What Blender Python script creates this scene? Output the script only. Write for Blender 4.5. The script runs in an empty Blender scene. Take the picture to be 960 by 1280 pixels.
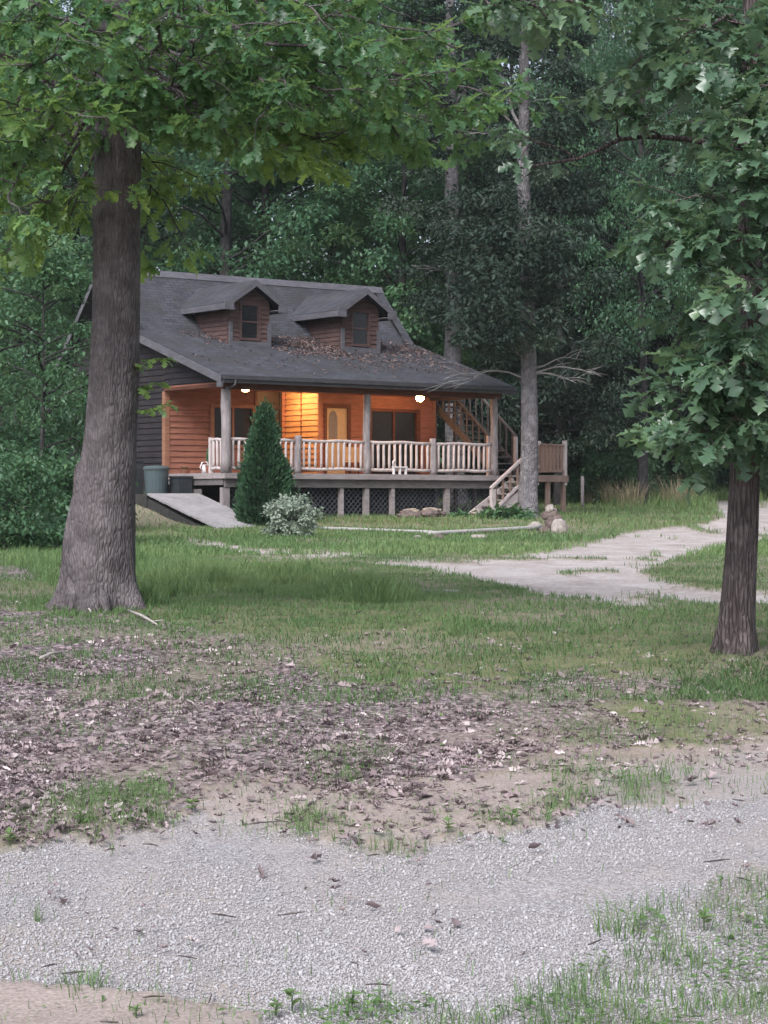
import bpy, math, random
import numpy as np

rng = np.random.default_rng(7)
random.seed(7)
C = bpy.context.scene
COL = C.collection
EYE = 1.64            # camera height above the gravel at its feet
F = 2700.0            # focal length in photo pixels (960 wide)
HOR = 630.0           # horizon row
PI = math.pi

# ------------------------------------------------------------------ noise
def _h(ix, iy, iz, seed):
    n = (ix * 374761393 + iy * 668265263 + iz * 1442695041 + int(seed) * 974634777) & 0xffffffff
    n = ((n ^ (n >> 13)) * 1274126177) & 0xffffffff
    n ^= n >> 16
    return (n & 0xffffff) * (1.0 / 16777216.0)

def vn(x, y, z=0.0, seed=0):
    x, y, z = np.broadcast_arrays(np.asarray(x, float), np.asarray(y, float), np.asarray(z, float))
    flat = not z.any()
    ix, iy, iz = [np.floor(q).astype(np.int64) for q in (x, y, z)]
    fx, fy, fz = x - ix, y - iy, z - iz
    fx, fy, fz = [f * f * (3 - 2 * f) for f in (fx, fy, fz)]
    r = 0
    for dx in (0, 1):
        for dy in (0, 1):
            for dz in ((0,) if flat else (0, 1)):
                w = (fx if dx else 1 - fx) * (fy if dy else 1 - fy) * (fz if dz else 1 - fz)
                r = r + w * _h(ix + dx, iy + dy, iz + dz, seed)
    return r

def fbm(x, y, z=0.0, seed=0, o=4):
    r, a, s = 0, 0.5, 0
    for k in range(o):
        r = r + a * vn(np.asarray(x) * 2 ** k, np.asarray(y) * 2 ** k, np.asarray(z) * 2 ** k, seed + k * 7)
        s += a
        a *= 0.5
    return r / s

def sstep(a, b, x):
    t = np.clip((np.asarray(x, float) - a) / (b - a), 0, 1)
    return t * t * (3 - 2 * t)

# ------------------------------------------------------------------ terrain
_ky = np.array([0, 4, 6.8, 9.3, 12, 15, 19, 24, 30, 38, 46, 52, 57, 61, 66, 75, 90, 110, 125, 145, 175, 230, 600])
_kz = np.array([-1.75, -1.7, -1.637, -1.41, -1.27, -1.067, -.95, -.89, -.87, -.87, -.85, -.77, -.66, -.42, -.27, -.06, .27, .9, 3.2, 9, 17, 24, 30])
_dy = np.linspace(0, 600, 6001)
_dz = np.interp(_dy, _ky, _kz)
for _w in (9, 15):
    _dz = np.convolve(np.pad(_dz, _w // 2, mode='edge'), np.ones(_w) / _w, mode='valid')

def gz(X, Y):
    X = np.asarray(X, float); Y = np.asarray(Y, float)
    z = np.interp(Y, _dy, _dz) + EYE
    z = z + 0.62 * sstep(-4.3, -6.6, X) * sstep(57.5, 62, Y) * (1 - sstep(70, 85, Y))
    for tx, ty in ((-2.52, 19.35), (2.42, 14.95)): z = z + .09 * np.exp(-((X - tx) ** 2 + (Y - ty) ** 2) / .35)
    z = z + 0.05 * (fbm(X * .5, Y * .35, 0, 3, 3) - .5) + 0.02 * (fbm(X * 2.2, Y * 2.2, 0, 5, 3) - .5)
    return z

def W(px, row, Y):
    return np.array([(px - 480) * Y / F, Y, EYE + (HOR - row) * Y / F])

_ty = np.concatenate([np.arange(3, 40, .05), np.arange(40, 140, .1)])
def G(px, row):
    X = (px - 480) / F * _ty
    r = HOR + (EYE - gz(X, _ty)) * F / _ty
    k = np.argmax(r <= row)
    y = _ty[k]
    x = (px - 480) / F * y
    return np.array([x, y, float(gz(x, y))])

# ------------------------------------------------------------------ mesh helpers
class MB:
    def __init__(s):
        s.v = []; s.f = []; s.n = 0
    def raw(s, v, f):
        v = np.asarray(v, float).reshape(-1, 3)
        s.v.append(v)
        for q in f:
            s.f.append(tuple(int(i) + s.n for i in q))
        s.n += len(v)
        return s
    def box(s, lo, hi):
        x0, y0, z0 = lo; x1, y1, z1 = hi
        return s.raw([(x0, y0, z0), (x1, y0, z0), (x1, y1, z0), (x0, y1, z0), (x0, y0, z1), (x1, y0, z1), (x1, y1, z1), (x0, y1, z1)],
                     [(0, 3, 2, 1), (4, 5, 6, 7), (0, 1, 5, 4), (1, 2, 6, 5), (2, 3, 7, 6), (3, 0, 4, 7)])
    def hexa(s, p):      # 8 points, bottom ring then top ring
        return s.raw(p, [(0, 3, 2, 1), (4, 5, 6, 7), (0, 1, 5, 4), (1, 2, 6, 5), (2, 3, 7, 6), (3, 0, 4, 7)])
    def bar(s, a, b, w, h, up=(0, 0, 1)):
        a = np.asarray(a, float); b = np.asarray(b, float)
        d = (b - a) / np.linalg.norm(b - a)
        sx = np.cross(d, up); sx /= np.linalg.norm(sx)
        uz = np.cross(sx, d)
        o = [(-w / 2, -h / 2), (w / 2, -h / 2), (w / 2, h / 2), (-w / 2, h / 2)]
        return s.hexa([a + sx * x + uz * z for x, z in o] + [b + sx * x + uz * z for x, z in o])
    def tube(s, pts, rad, n=8, cap=True, wob=0.0, seed=0):
        pts = np.asarray(pts, float); rad = np.broadcast_to(np.asarray(rad, float), (len(pts),))
        t = np.gradient(pts, axis=0)
        t /= np.linalg.norm(t, axis=1)[:, None] + 1e-9
        ref = np.array([1., 0, 0]) if abs(t[0][0]) < .8 else np.array([0, 1., 0])
        a = ref[None] - t * (t @ ref)[:, None]
        a /= np.linalg.norm(a, axis=1)[:, None] + 1e-9
        b = np.cross(t, a)
        ang = np.linspace(0, 2 * PI, n, endpoint=False)
        R = np.repeat(rad[:, None], n, 1)
        if wob:
            R = R * (1 + wob * (2 * vn(np.arange(n)[None, :] * .9, np.arange(len(pts))[:, None] * .7, seed, seed) - 1))
        v = pts[:, None, :] + R[..., None] * (np.cos(ang)[None, :, None] * a[:, None] + np.sin(ang)[None, :, None] * b[:, None])
        m = len(pts)
        f = []
        for i in range(m - 1):
            for j in range(n):
                k = (j + 1) % n
                f.append((i * n + j, i * n + k, (i + 1) * n + k, (i + 1) * n + j))
        if cap:
            f.append(tuple(range(n))[::-1]); f.append(tuple((m - 1) * n + j for j in range(n)))
        return s.raw(v.reshape(-1, 3), f)
    def build(s, name, mat, parent=None, smooth=False, loc=None):
        me = bpy.data.meshes.new(name)
        v = np.concatenate(s.v) if s.v else np.zeros((0, 3))
        me.from_pydata(v.tolist(), [], s.f)
        if mat: me.materials.append(mat)
        if smooth:
            me.polygons.foreach_set('use_smooth', np.ones(len(me.polygons), bool))
        me.update()
        return link(name, me, parent, loc)

def link(name, me, parent=None, loc=None):
    o = bpy.data.objects.new(name, me)
    COL.objects.link(o)
    if parent: o.parent = parent
    if loc is not None: o.location = [float(c) for c in loc]
    return o

def tag(o, label=None, cat=None, group=None, kind=None):
    if label: o['label'] = label
    if cat: o['category'] = cat
    if group: o['group'] = group
    if kind: o['kind'] = kind
    return o

def thing(name, label, cat, loc=(0, 0, 0), rz=0, group=None):
    o = bpy.data.objects.new(name, None); COL.objects.link(o)
    o.empty_display_size = .2
    o.location = [float(c) for c in loc]; o.rotation_euler = (0, 0, rz)
    return tag(o, label, cat, group)

def dup(root, label, loc, rz=0, scale=1.0, group=None):
    r = root.copy(); COL.objects.link(r)
    r.location = [float(c) for c in loc]; r.rotation_euler = (0, 0, rz)
    r.scale = (scale,) * 3 if np.isscalar(scale) else scale
    r['label'] = label
    if group: r['group'] = group
    for ch in list(root.children):
        c = ch.copy(); COL.objects.link(c); c.parent = r
        for g in list(ch.children):
            d = g.copy(); COL.objects.link(d); d.parent = c
    return r

def fast_mesh(name, V, Fc, mat, parent=None, smooth=False, attrs=None, loc=None):
    """V (n,3), Fc (m,k) uniform faces"""
    me = bpy.data.meshes.new(name)
    n, (m, k) = len(V), Fc.shape
    me.vertices.add(n); me.vertices.foreach_set('co', np.ascontiguousarray(V, np.float32).ravel())
    me.loops.add(m * k); me.loops.foreach_set('vertex_index', np.ascontiguousarray(Fc, np.int32).ravel())
    me.polygons.add(m); me.polygons.foreach_set('loop_start', np.arange(0, m * k, k, dtype=np.int32))
    me.update(calc_edges=True)
    if smooth: me.polygons.foreach_set('use_smooth', np.ones(m, bool))
    for an, av in (attrs or {}).items():
        at = me.attributes.new(an, 'FLOAT', 'POINT'); at.data.foreach_set('value', np.ascontiguousarray(av, np.float32))
    if mat: me.materials.append(mat)
    me.update()
    return link(name, me, parent, loc)

def frames(d, nrm):
    d = d / (np.linalg.norm(d, axis=1)[:, None] + 1e-9)
    x = np.cross(d, nrm); x /= np.linalg.norm(x, axis=1)[:, None] + 1e-9
    z = np.cross(x, d)
    return np.stack([x, d, z], axis=2)       # columns

def scatter(tv, tf, pos, R, sc, tone):
    """copies of a template: returns V, F, tone per vertex"""
    N, k = len(pos), len(tv)
    sc = np.asarray(sc, float)
    if sc.ndim == 1: sc = np.repeat(sc[:, None], 3, 1)
    V = np.einsum('nij,nkj->nki', R, tv[None] * sc[:, None, :]) + pos[:, None, :]
    Fc = tf[None] + (np.arange(N) * k)[:, None, None]
    return V.reshape(-1, 3), Fc.reshape(-1, tf.shape[1]), np.repeat(tone, k)

# leaf templates (unit length along +y)
def oak_leaf():
    t = np.array([0, .09, .2, .29, .41, .5, .61, .7, .8, .9, 1.0])
    w = np.array([.012, .02, .14, .05, .25, .075, .30, .085, .25, .13, .03])
    fw = np.array([0, 0, .05, -.02, .06, -.02, .07, -.02, .07, .05, 0])
    z = -.22 * t ** 2
    mid = np.stack([0 * t, t, z], 1)
    wav = .05 * np.sin(t * 17)
    L = np.stack([-w, t + fw, z + .28 * w + wav], 1)
    Rr = np.stack([w, t + fw, z + .28 * w - wav], 1)
    v = np.concatenate([L, mid, Rr]); n = len(t)
    f = []
    for i in range(n - 1):
        f.append((i, n + i, n + i + 1, i + 1)); f.append((n + i, 2 * n + i, 2 * n + i + 1, n + i + 1))
    return v, np.array(f)
OAK = oak_leaf()
OCT = (np.array([(1, 0, 0), (-1, 0, 0), (0, 1, 0), (0, -1, 0), (0, 0, 1), (0, 0, -1)], float), np.array([(0, 2, 4), (2, 1, 4), (1, 3, 4), (3, 0, 4), (2, 0, 5), (1, 2, 5), (3, 1, 5), (0, 3, 5)]))
SIMPLE = (np.array([(0, 0, 0), (.27, .42, .06), (0, 1, -.1), (-.27, .42, .06)]), np.array([(0, 1, 2), (0, 2, 3)]))
NEEDLE = (np.array([(0, 0, 0), (.21, .4, .05), (0, 1, -.08), (-.21, .4, .05)]), np.array([(0, 1, 2), (0, 2, 3)]))
BLADE = (np.array([(-.5, 0, 0), (.5, 0, 0), (-.4, .1, .55), (.4, .1, .55), (0, .38, 1.0)]), np.array([(0, 1, 3), (0, 3, 2), (2, 3, 4)]))
DRY = (np.array([(0, 0, .03), (-.3, .25, .18), (0, .3, 0), (.3, .25, .2), (-.34, .62, .12), (0, .65, .02), (.34, .62, .22), (0, 1, .18)]),
       np.array([(0, 2, 1), (0, 3, 2), (1, 2, 5), (1, 5, 4), (2, 3, 6), (2, 6, 5), (4, 5, 7), (5, 6, 7)]))
def _ico():
    p = (1 + 5 ** .5) / 2
    v = np.array([(-1, p, 0), (1, p, 0), (-1, -p, 0), (1, -p, 0), (0, -1, p), (0, 1, p), (0, -1, -p), (0, 1, -p), (p, 0, -1), (p, 0, 1), (-p, 0, -1), (-p, 0, 1)], float)
    v /= np.linalg.norm(v[0])
    f = np.array([(0, 11, 5), (0, 5, 1), (0, 1, 7), (0, 7, 10), (0, 10, 11), (1, 5, 9), (5, 11, 4), (11, 10, 2), (10, 7, 6), (7, 1, 8),
                  (3, 9, 4), (3, 4, 2), (3, 2, 6), (3, 6, 8), (3, 8, 9), (4, 9, 5), (2, 4, 11), (6, 2, 10), (8, 6, 7), (9, 8, 1)])
    return v, f
ICO = _ico()

# ------------------------------------------------------------------ materials
class NT:
    def __init__(s, name):
        s.m = bpy.data.materials.new(name); s.m.use_nodes = True
        s.t = s.m.node_tree; s.t.nodes.clear()
        s.out = s.t.nodes.new('ShaderNodeOutputMaterial')
    def n(s, typ, **kw):
        nd = s.t.nodes.new('ShaderNode' + typ)
        for k, v in kw.items():
            if k.startswith('i_'):
                key = k[2:].replace('_', ' ')
                s.put(nd, key, v)
            else: setattr(nd, k, v)
        return nd
    def put(s, nd, key, v):
        i = nd.inputs[int(key)] if key.isdigit() else nd.inputs[key]
        if isinstance(v, bpy.types.NodeSocket): s.t.links.new(v, i)
        elif isinstance(v, (tuple, list)) and len(v) == 3 and i.type == 'RGBA': i.default_value = (*v, 1)
        else: i.default_value = v
    def ramp(s, fac, stops, interp='LINEAR'):
        r = s.t.nodes.new('ShaderNodeValToRGB'); r.color_ramp.interpolation = interp
        e = r.color_ramp.elements
        while len(e) < len(stops): e.new(.5)
        for el, (p, c) in zip(e, stops):
            el.position = p; el.color = (*c, 1) if len(c) == 3 else (c[0], c[0], c[0], 1)
        s.t.links.new(fac, r.inputs[0])
        return r.outputs[0]
    def mix(s, fac, a, b, mode='MIX'):
        m = s.t.nodes.new('ShaderNodeMix'); m.data_type = 'RGBA'; m.blend_type = mode
        for key, v in ((0, fac), (6, a), (7, b)):
            i = m.inputs[key]
            if isinstance(v, bpy.types.NodeSocket): s.t.links.new(v, i)
            elif key == 0: i.default_value = v
            else: i.default_value = (*v, 1)
        return m.outputs[2]
    def math(s, op, a, b=0.0, clamp=False):
        m = s.t.nodes.new('ShaderNodeMath'); m.operation = op; m.use_clamp = clamp
        for k, v in ((0, a), (1, b)):
            if isinstance(v, bpy.types.NodeSocket): s.t.links.new(v, m.inputs[k])
            else: m.inputs[k].default_value = v
        return m.outputs[0]
    def coord(s, which='Object', scale=(1, 1, 1), rot=(0, 0, 0)):
        tc = s.n('TexCoord'); mp = s.n('Mapping')
        s.t.links.new(tc.outputs[which], mp.inputs[0])
        mp.inputs['Scale'].default_value = scale; mp.inputs['Rotation'].default_value = rot
        return mp.outputs[0]
    def noise(s, vec, scale, detail=4, rough=.55, dist=0, out=0):
        nd = s.n('TexNoise'); s.t.links.new(vec, nd.inputs['Vector'])
        nd.inputs['Scale'].default_value = scale; nd.inputs['Detail'].default_value = detail
        nd.inputs['Roughness'].default_value = rough; nd.inputs['Distortion'].default_value = dist
        return nd.outputs[out]
    def voro(s, vec, scale, out='Distance', feature='F1', rnd=1):
        nd = s.n('TexVoronoi', feature=feature); s.t.links.new(vec, nd.inputs['Vector'])
        nd.inputs['Scale'].default_value = scale; nd.inputs['Randomness'].default_value = rnd
        return nd.outputs[out]
    def bump(s, h, strength=.5, dist=.02, prev=None):
        b = s.n('Bump'); s.t.links.new(h, b.inputs['Height'])
        b.inputs['Strength'].default_value = strength; b.inputs['Distance'].default_value = dist
        if prev: s.t.links.new(prev, b.inputs['Normal'])
        return b.outputs[0]
    def bsdf(s, col, rough=.8, spec=.3, normal=None, **kw):
        b = s.n('BsdfPrincipled')
        s.put(b, 'Base Color', col); s.put(b, 'Roughness', rough); s.put(b, 'Specular IOR Level', spec)
        if normal: s.t.links.new(normal, b.inputs['Normal'])
        for k, v in kw.items(): s.put(b, k.replace('_', ' '), v)
        return b.outputs[0]
    def done(s, sh):
        s.t.links.new(sh, s.out.inputs['Surface']); return s.m
    def attr(s, name):
        a = s.n('Attribute'); a.attribute_name = name; return a.outputs['Fac']

def mat_leaf(name, dark, mid, light, trans=.25, rough=.45, spec=.4):
    t = NT(name)
    c = t.ramp(t.attr('tone'), [(0, dark), (.5, mid), (1, light)])
    isl = t.n('NewGeometry').outputs['Random Per Island']
    c = t.mix(t.math('MULTIPLY', isl, .55), c, mid)
    b = t.bsdf(c, rough, spec)
    tr = t.n('BsdfTranslucent'); t.put(tr, 'Color', t.mix(.5, c, light))
    m = t.n('MixShader'); m.inputs[0].default_value = trans
    t.t.links.new(b, m.inputs[1]); t.t.links.new(tr.outputs[0], m.inputs[2])
    return t.done(m.outputs[0])

def mat_bark(name, a, b, sx=14, sz=2.2, bump=.9):
    t = NT(name)
    v = t.coord('Object', (sx, sx, sz))
    n1 = t.mix(.5, t.noise(v, 1.0, 6, .65, .6), t.noise(t.coord('Object', (sx * 2.2, sx * 2.2, sz * 4)), 1.0, 4, .65))
    v2 = t.coord('Object', (sx * 1.6, sx * 1.6, sz * 2.2))
    vo = t.voro(v2, 1.3, 'Distance', 'DISTANCE_TO_EDGE')
    big = t.noise(t.coord('Object'), 1.6, 4)
    fur = t.ramp(vo, [(0, (0,)), (.25, (1,))])
    h = t.math('ADD', t.math('MULTIPLY', fur, .7), t.math('MULTIPLY', n1, .8))
    c = t.ramp(n1, [(.28, a), (.68, b)])
    c = t.mix(t.ramp(big, [(.35, (0,)), (.75, (.35,))]), c, tuple(x * .6 for x in a))
    c = t.mix(t.ramp(t.noise(t.coord('Object'), 4.3, 5, .6), [(.46, (0,)), (.62, (.6,))]), c, tuple(min(1, x * 1.25) for x in b))
    c = t.mix(t.ramp(fur, [(0, (.24,)), (.6, (0,))]), c, tuple(x * .45 for x in a))
    return t.done(t.bsdf(c, .95, .12, t.bump(h, bump, .03)))

def mat_wood(name, a, b, sc=(1.2, 1.2, 14), rough=.8, bump=.25):
    t = NT(name)
    v = t.coord('Object', sc)
    n1 = t.noise(v, 3, 5, .6, .4)
    n2 = t.noise(t.coord('Object'), 1.7, 4)
    c = t.ramp(n1, [(.3, a), (.7, b)])
    c = t.mix(t.ramp(n2, [(.4, (0,)), (.7, (.4,))]), c, tuple(x * .6 for x in a))
    return t.done(t.bsdf(c, rough, .2, t.bump(n1, bump, .01)))

def mat_plain(name, col, rough=.7, spec=.3, var=.25, sc=6):
    t = NT(name)
    n1 = t.noise(t.coord('Object'), sc, 5)
    c = t.ramp(n1, [(.3, tuple(x * (1 - var) for x in col)), (.7, tuple(min(1, x * (1 + var)) for x in col))])
    return t.done(t.bsdf(c, rough, spec, t.bump(n1, .15, .01)))

M = {}
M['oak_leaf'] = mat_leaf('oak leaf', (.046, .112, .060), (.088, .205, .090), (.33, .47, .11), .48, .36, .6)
M['oak_leaf_dull'] = mat_leaf('dull oak leaf', (.058, .120, .070), (.105, .190, .112), (.24, .35, .14), .38, .33, .85)
M['wood_leaf'] = mat_leaf('woodland leaf', (.044, .108, .062), (.082, .185, .098), (.20, .32, .13), .40, .45, .5)
M['grey_leaf'] = mat_leaf('grey green leaf', (.075, .115, .095), (.13, .18, .145), (.24, .29, .22), .34, .42, .6)
M['cedar_leaf'] = mat_leaf('cedar spray', (.018, .033, .026), (.035, .058, .042), (.08, .11, .07), .2, .6, .25)
M['shrub_leaf'] = mat_leaf('shrub leaf', (.035, .085, .045), (.070, .155, .072), (.16, .26, .10), .32, .45, .4)
M['pale_leaf'] = mat_leaf('variegated leaf', (.10, .15, .10), (.28, .34, .26), (.52, .56, .46), .2, .5, .35)
M['thuja'] = mat_leaf('arborvitae spray', (.016, .042, .024), (.034, .082, .038), (.07, .14, .055), .1, .65, .2)
M['grass'] = mat_leaf('grass blade', (.062, .118, .045), (.122, .218, .078), (.27, .35, .14), .38, .5, .3)
M['dry_grass'] = mat_leaf('dry grass blade', (.20, .17, .10), (.33, .28, .18), (.48, .42, .30), .2, .7, .15)
M['dry_leaf'] = mat_leaf('fallen leaf', (.085, .065, .068), (.28, .22, .222), (.68, .60, .59), .06, .7, .25)
M['needle'] = mat_leaf('fallen needle', (.10, .066, .060), (.18, .122, .110), (.32, .245, .225), .05, .8, .15)
M['bark'] = mat_bark('oak bark', (.055, .046, .048), (.170, .150, .153), 17, 3.2, .6)
M['bark_brown'] = mat_bark('young oak bark', (.046, .036, .036), (.19, .155, .150), 17, 2.2, 1.0)
M['bark_grey'] = mat_bark('grey cedar bark', (.075, .07, .072), (.25, .235, .24), 9, 2.2)
M['bark_dark'] = mat_bark('dark forest bark', (.025, .024, .025), (.075, .07, .07), 10, 1.5)
M['dead_wood'] = mat_wood('dead grey wood', (.20, .185, .18), (.36, .34, .33))
# ------------------------------------------------------------------ ground regions (laid out on the ground, in plan)
def inpoly(px, py, poly):
    poly = np.asarray(poly, float); c = np.zeros(px.shape, bool)
    j = len(poly) - 1
    for i in range(len(poly)):
        xi, yi = poly[i]; xj, yj = poly[j]
        with np.errstate(divide='ignore', invalid='ignore'):
            t = (yi > py) != (yj > py)
            c ^= t & (px < (xj - xi) * (py - yi) / (yj - yi + 1e-12) + xi)
        j = i
    return c

GRAVEL = [(-400, 1090), (0, 1056), (150, 1032), (250, 1012), (340, 1032), (480, 1046), (660, 1036), (745, 1002), (850, 992), (960, 985), (1500, 960),
          (1500, 1400), (335, 1400), (310, 1270), (250, 1250), (160, 1238), (0, 1228), (-400, 1230)]
SAND = [(255, 1040), (270, 985), (330, 972), (480, 985), (600, 968), (760, 945), (880, 928), (960, 922), (1500, 900), (1500, 985), (960, 1000), (760, 1010), (660, 1040), (480, 1050), (340, 1046)]
SAND2 = [(-400, 1225), (0, 1222), (160, 1232), (250, 1246), (300, 1275), (320, 1330), (-400, 1340)]
DRIVE = [(225, 671), (330, 685), (430, 689), (520, 698), (600, 701), (700, 687), (800, 663), (880, 655), (905, 646), (893, 634), (858, 628), (960, 622), (1300, 612),
         (1300, 640), (1010, 645), (962, 668), (1300, 668), (1300, 676), (960, 674), (905, 683), (850, 698), (803, 714), (830, 726), (905, 739), (960, 741), (1300, 748),
         (1300, 800), (960, 785), (860, 772), (760, 757), (650, 738), (530, 712), (430, 697), (330, 698), (240, 686)]
GRAVEL2 = [(660, 1036), (730, 985), (790, 955), (880, 940), (960, 932), (1500, 912), (1500, 1000), (960, 1000), (760, 1015)]
LITTER = [(-400, 760), (0, 752), (90, 770), (200, 775), (310, 800), (450, 850), (640, 862), (735, 880), (770, 905), (750, 935), (600, 965), (480, 985), (330, 975),
          (255, 1015), (150, 1032), (100, 1042), (0, 1052), (-400, 1062)]
LITTER3 = [(560, 850), (700, 845), (960, 835), (1500, 830), (1500, 940), (960, 930), (740, 950), (600, 900)]
LITTER2 = [(-300, 690), (0, 700), (70, 700), (75, 722), (0, 730), (-300, 730)]
LUSH = [(-300, 640), (75, 648), (75, 735), (0, 700), (-300, 700)]
LUSH2 = [(172, 682), (225, 692), (300, 708), (400, 716), (510, 732), (515, 750), (430, 752), (300, 742), (200, 748), (172, 770)]
WEED_R = [(745, 1165), (755, 1120), (850, 1135), (960, 1095), (1400, 1080), (1400, 1400), (640, 1400), (650, 1205), (740, 1185)]
WEED_M = [(340, 1400), (350, 1250), (440, 1240), (560, 1262), (640, 1258), (640, 1400)]
WEED_L = [(-300, 1090), (-300, 1000), (30, 1010), (110, 1000), (190, 970), (235, 985), (215, 1020), (150, 1040), (60, 1046), (20, 1065)]
WEED_S = [(320, 1030), (400, 1015), (520, 1024), (640, 1020), (665, 1034), (480, 1045), (360, 1042)]
WEED_S2 = [(640, 985), (760, 955), (870, 960), (860, 990), (740, 1000), (660, 1030)]
WEED_C = [(380, 965), (400, 940), (480, 915), (510, 935), (480, 965), (420, 985)]
WEED_T = [(840, 850), (960, 820), (1300, 800), (1300, 900), (960, 870), (860, 880)]

def proj(X, Y):
    return 480 + X * F / Y, HOR + (EYE - gz(X, Y)) * F / Y

class NoiseSet(list): pass

def soft_noise(px, row, X, Y):
    """ragged offsets that fray the edges of the regions"""
    q = F / Y; out = NoiseSet()
    out.grain = .9 * (fbm(X * 16, Y * 9, 0, 15, 3) - .5)
    for k in range(4):
        a = .28 * q * (fbm(X * 1.3 + k * 31, Y * .9, 0, 11, 2) - .5) * 2 + .05 * q * (vn(X * 9 + k * 17, Y * 6, 0, 12) - .5) * 2
        b = np.clip((row - 622) * .085, 1.2, 30) * ((fbm(X * 1.3 + k * 31, Y * .9, 0, 13, 2) - .5) * 2 + .5 * (vn(X * 8 + k * 17, Y * 4, 0, 14) - .5) * 2)
        out.append((a, b))
    return out

def soft(px, row, noise, poly, amp=1.0):
    s = sum(inpoly(px + amp * a, row + amp * b, poly) for a, b in noise) / len(noise)
    return np.where((s > 0) & (s < 1), sstep(.15, .85, s + noise.grain), s)

def masks(X, Y, more=1.0):
    X = np.asarray(X, float); Y = np.asarray(Y, float)
    px, row = proj(X, Y)
    m = {}
    nz = soft_noise(px, row, X, Y)
    S = lambda p, a=1.0: soft(px, row, nz, p, a)
    near = Y < 14
    m['gravel'] = S(GRAVEL, .6) * near
    m['sand'] = np.maximum(S(SAND), S(SAND2)) * near
    dr = S(DRIVE, .8) * (Y > 20)
    thin = 1 - sstep(440, 580, px)
    dr = dr * (1 - thin * (1 - sstep(.32, .48, fbm(X * 1.6, Y * .5, 0, 46, 3))))
    dr = dr * (1 - .9 * sstep(.66, .72, fbm(X * 1.1, Y * .5, 0, 47, 3)) * (row < 760))
    m['drive'] = dr
    wl = np.maximum(S(WEED_R), S(WEED_M)) * near
    m['gravel'] = np.maximum(m['gravel'], wl * .96)
    lit = S(LITTER, 1.3)
    lit = lit * (1 - .45 * sstep(520, 760, px)) * (.45 + .55 * sstep(.35, .55, fbm(X * .9, Y * .6, 0, 21, 4)))
    lit = np.maximum(lit, .85 * S(LITTER3, 1.2) * sstep(.36, .6, fbm(X * 2.0, Y * 1.2, 0, 22, 4)))
    m['litter'] = np.maximum(lit * (Y < 22), .8 * S(LITTER2) * (Y < 35) * (Y > 18))
    m['lush'] = np.maximum(S(LUSH), S(LUSH2)) * (Y > 17) * (Y < 60)
    m['weed'] = np.maximum.reduce([S(p) for p in (WEED_R, WEED_M, WEED_L, WEED_S, WEED_S2, WEED_C, WEED_T)]) * (Y < 19)
    m['gravel'] = np.maximum(m['gravel'], .62 * S(GRAVEL2) * near)
    m['turf'] = np.clip(m['weed'] * (.35 + .5 * sstep(.4, .6, fbm(X * 3, Y * 2, 0, 45, 3))), 0, 1)
    road = np.maximum(np.maximum(m['gravel'], m['sand']), dr)
    g = ((Y > 13) | ((Y > 11.3) & (px > 700) & (row < 935))) * (1 - road) * (1 - .8 * m['litter'])
    patch = sstep(.3, .55, fbm(X * .7, Y * .5, 0, 31, 4))
    m['grass'] = np.clip(g * (.45 + .55 * patch), 0, 1) * (1 - sstep(84, 94, Y))
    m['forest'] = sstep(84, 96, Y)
    # a bare stony patch showing through in the middle grass
    m['stone'] = sstep(.62, .7, fbm(X * 1.1, Y * .8, 0, 41, 3)) * (Y > 20) * (Y < 30) * (px > 520) * (px < 740) * (1 - dr)
    return m, px, row

# ------------------------------------------------------------------ ground material (regions come from the ground itself)
t = NT('ground')
P = t.coord('Object')
soil_n = t.noise(P, 3.5, 6, .6)
fine = t.noise(P, 45, 4, .6)
soil = t.ramp(soil_n, [(.3, (.17, .135, .105)), (.7, (.30, .245, .20))])
soil = t.mix(.5, soil, t.ramp(fine, [(.3, (.12, .10, .08)), (.7, (.40, .34, .28))]))
sand = t.mix(.5, t.ramp(t.noise(P, 2.2, 5), [(.3, (.19, .155, .135)), (.7, (.33, .275, .245))]), t.ramp(t.noise(P, 70, 3), [(.3, (.15, .125, .11)), (.7, (.48, .41, .37))]))
vc = t.voro(P, 95, 'Color'); vd = t.voro(P, 95, 'Distance')
gs = t.n('SeparateColor'); t.t.links.new(vc, gs.inputs[0])
grav = t.ramp(gs.outputs[0], [(0, (.23, .218, .22)), (.5, (.355, .34, .345)), (1, (.48, .465, .478))])
grav = t.mix(t.ramp(vd, [(.3, (0,)), (.62, (.45,))]), grav, (.16, .145, .135))
grav = t.mix(t.ramp(t.noise(P, 1.3, 5, .6), [(.42, (0,)), (.66, (.6,))]), grav, (.37, .315, .27))
drv_n = t.noise(t.coord('Object', (1, .42, 1)), 1.5, 7, .72, .5)
drv = t.ramp(drv_n, [(.30, (.15, .122, .10)), (.42, (.30, .25, .22)), (.55, (.40, .35, .32)), (.70, (.52, .475, .45))])
drv = t.mix(.4, drv, t.ramp(t.noise(P, 16, 5, .7), [(.35, (.17, .155, .145)), (.65, (.55, .52, .51))]))
lc = t.n('SeparateColor'); t.t.links.new(t.voro(t.coord('Object', (1, .7, 1)), 42, 'Color'), lc.inputs[0])
litt = t.ramp(lc.outputs[0], [(0, (.052, .040, .044)), (.5, (.145, .112, .118)), (1, (.34, .28, .285))])
gr = t.ramp(t.noise(P, 5, 6, .65), [(.3, (.075, .085, .04)), (.5, (.12, .15, .06)), (.72, (.20, .205, .095))])
gr = t.mix(t.ramp(t.noise(P, 26, 5, .7), [(.38, (0,)), (.62, (.75,))]), gr, t.ramp(fine, [(.3, (.07, .06, .04)), (.7, (.24, .205, .15))]))
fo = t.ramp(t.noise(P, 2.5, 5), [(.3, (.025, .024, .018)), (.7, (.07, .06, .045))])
c = soil
c = t.mix(t.attr('grass'), c, gr)
c = t.mix(t.attr('litter'), c, litt)
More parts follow.
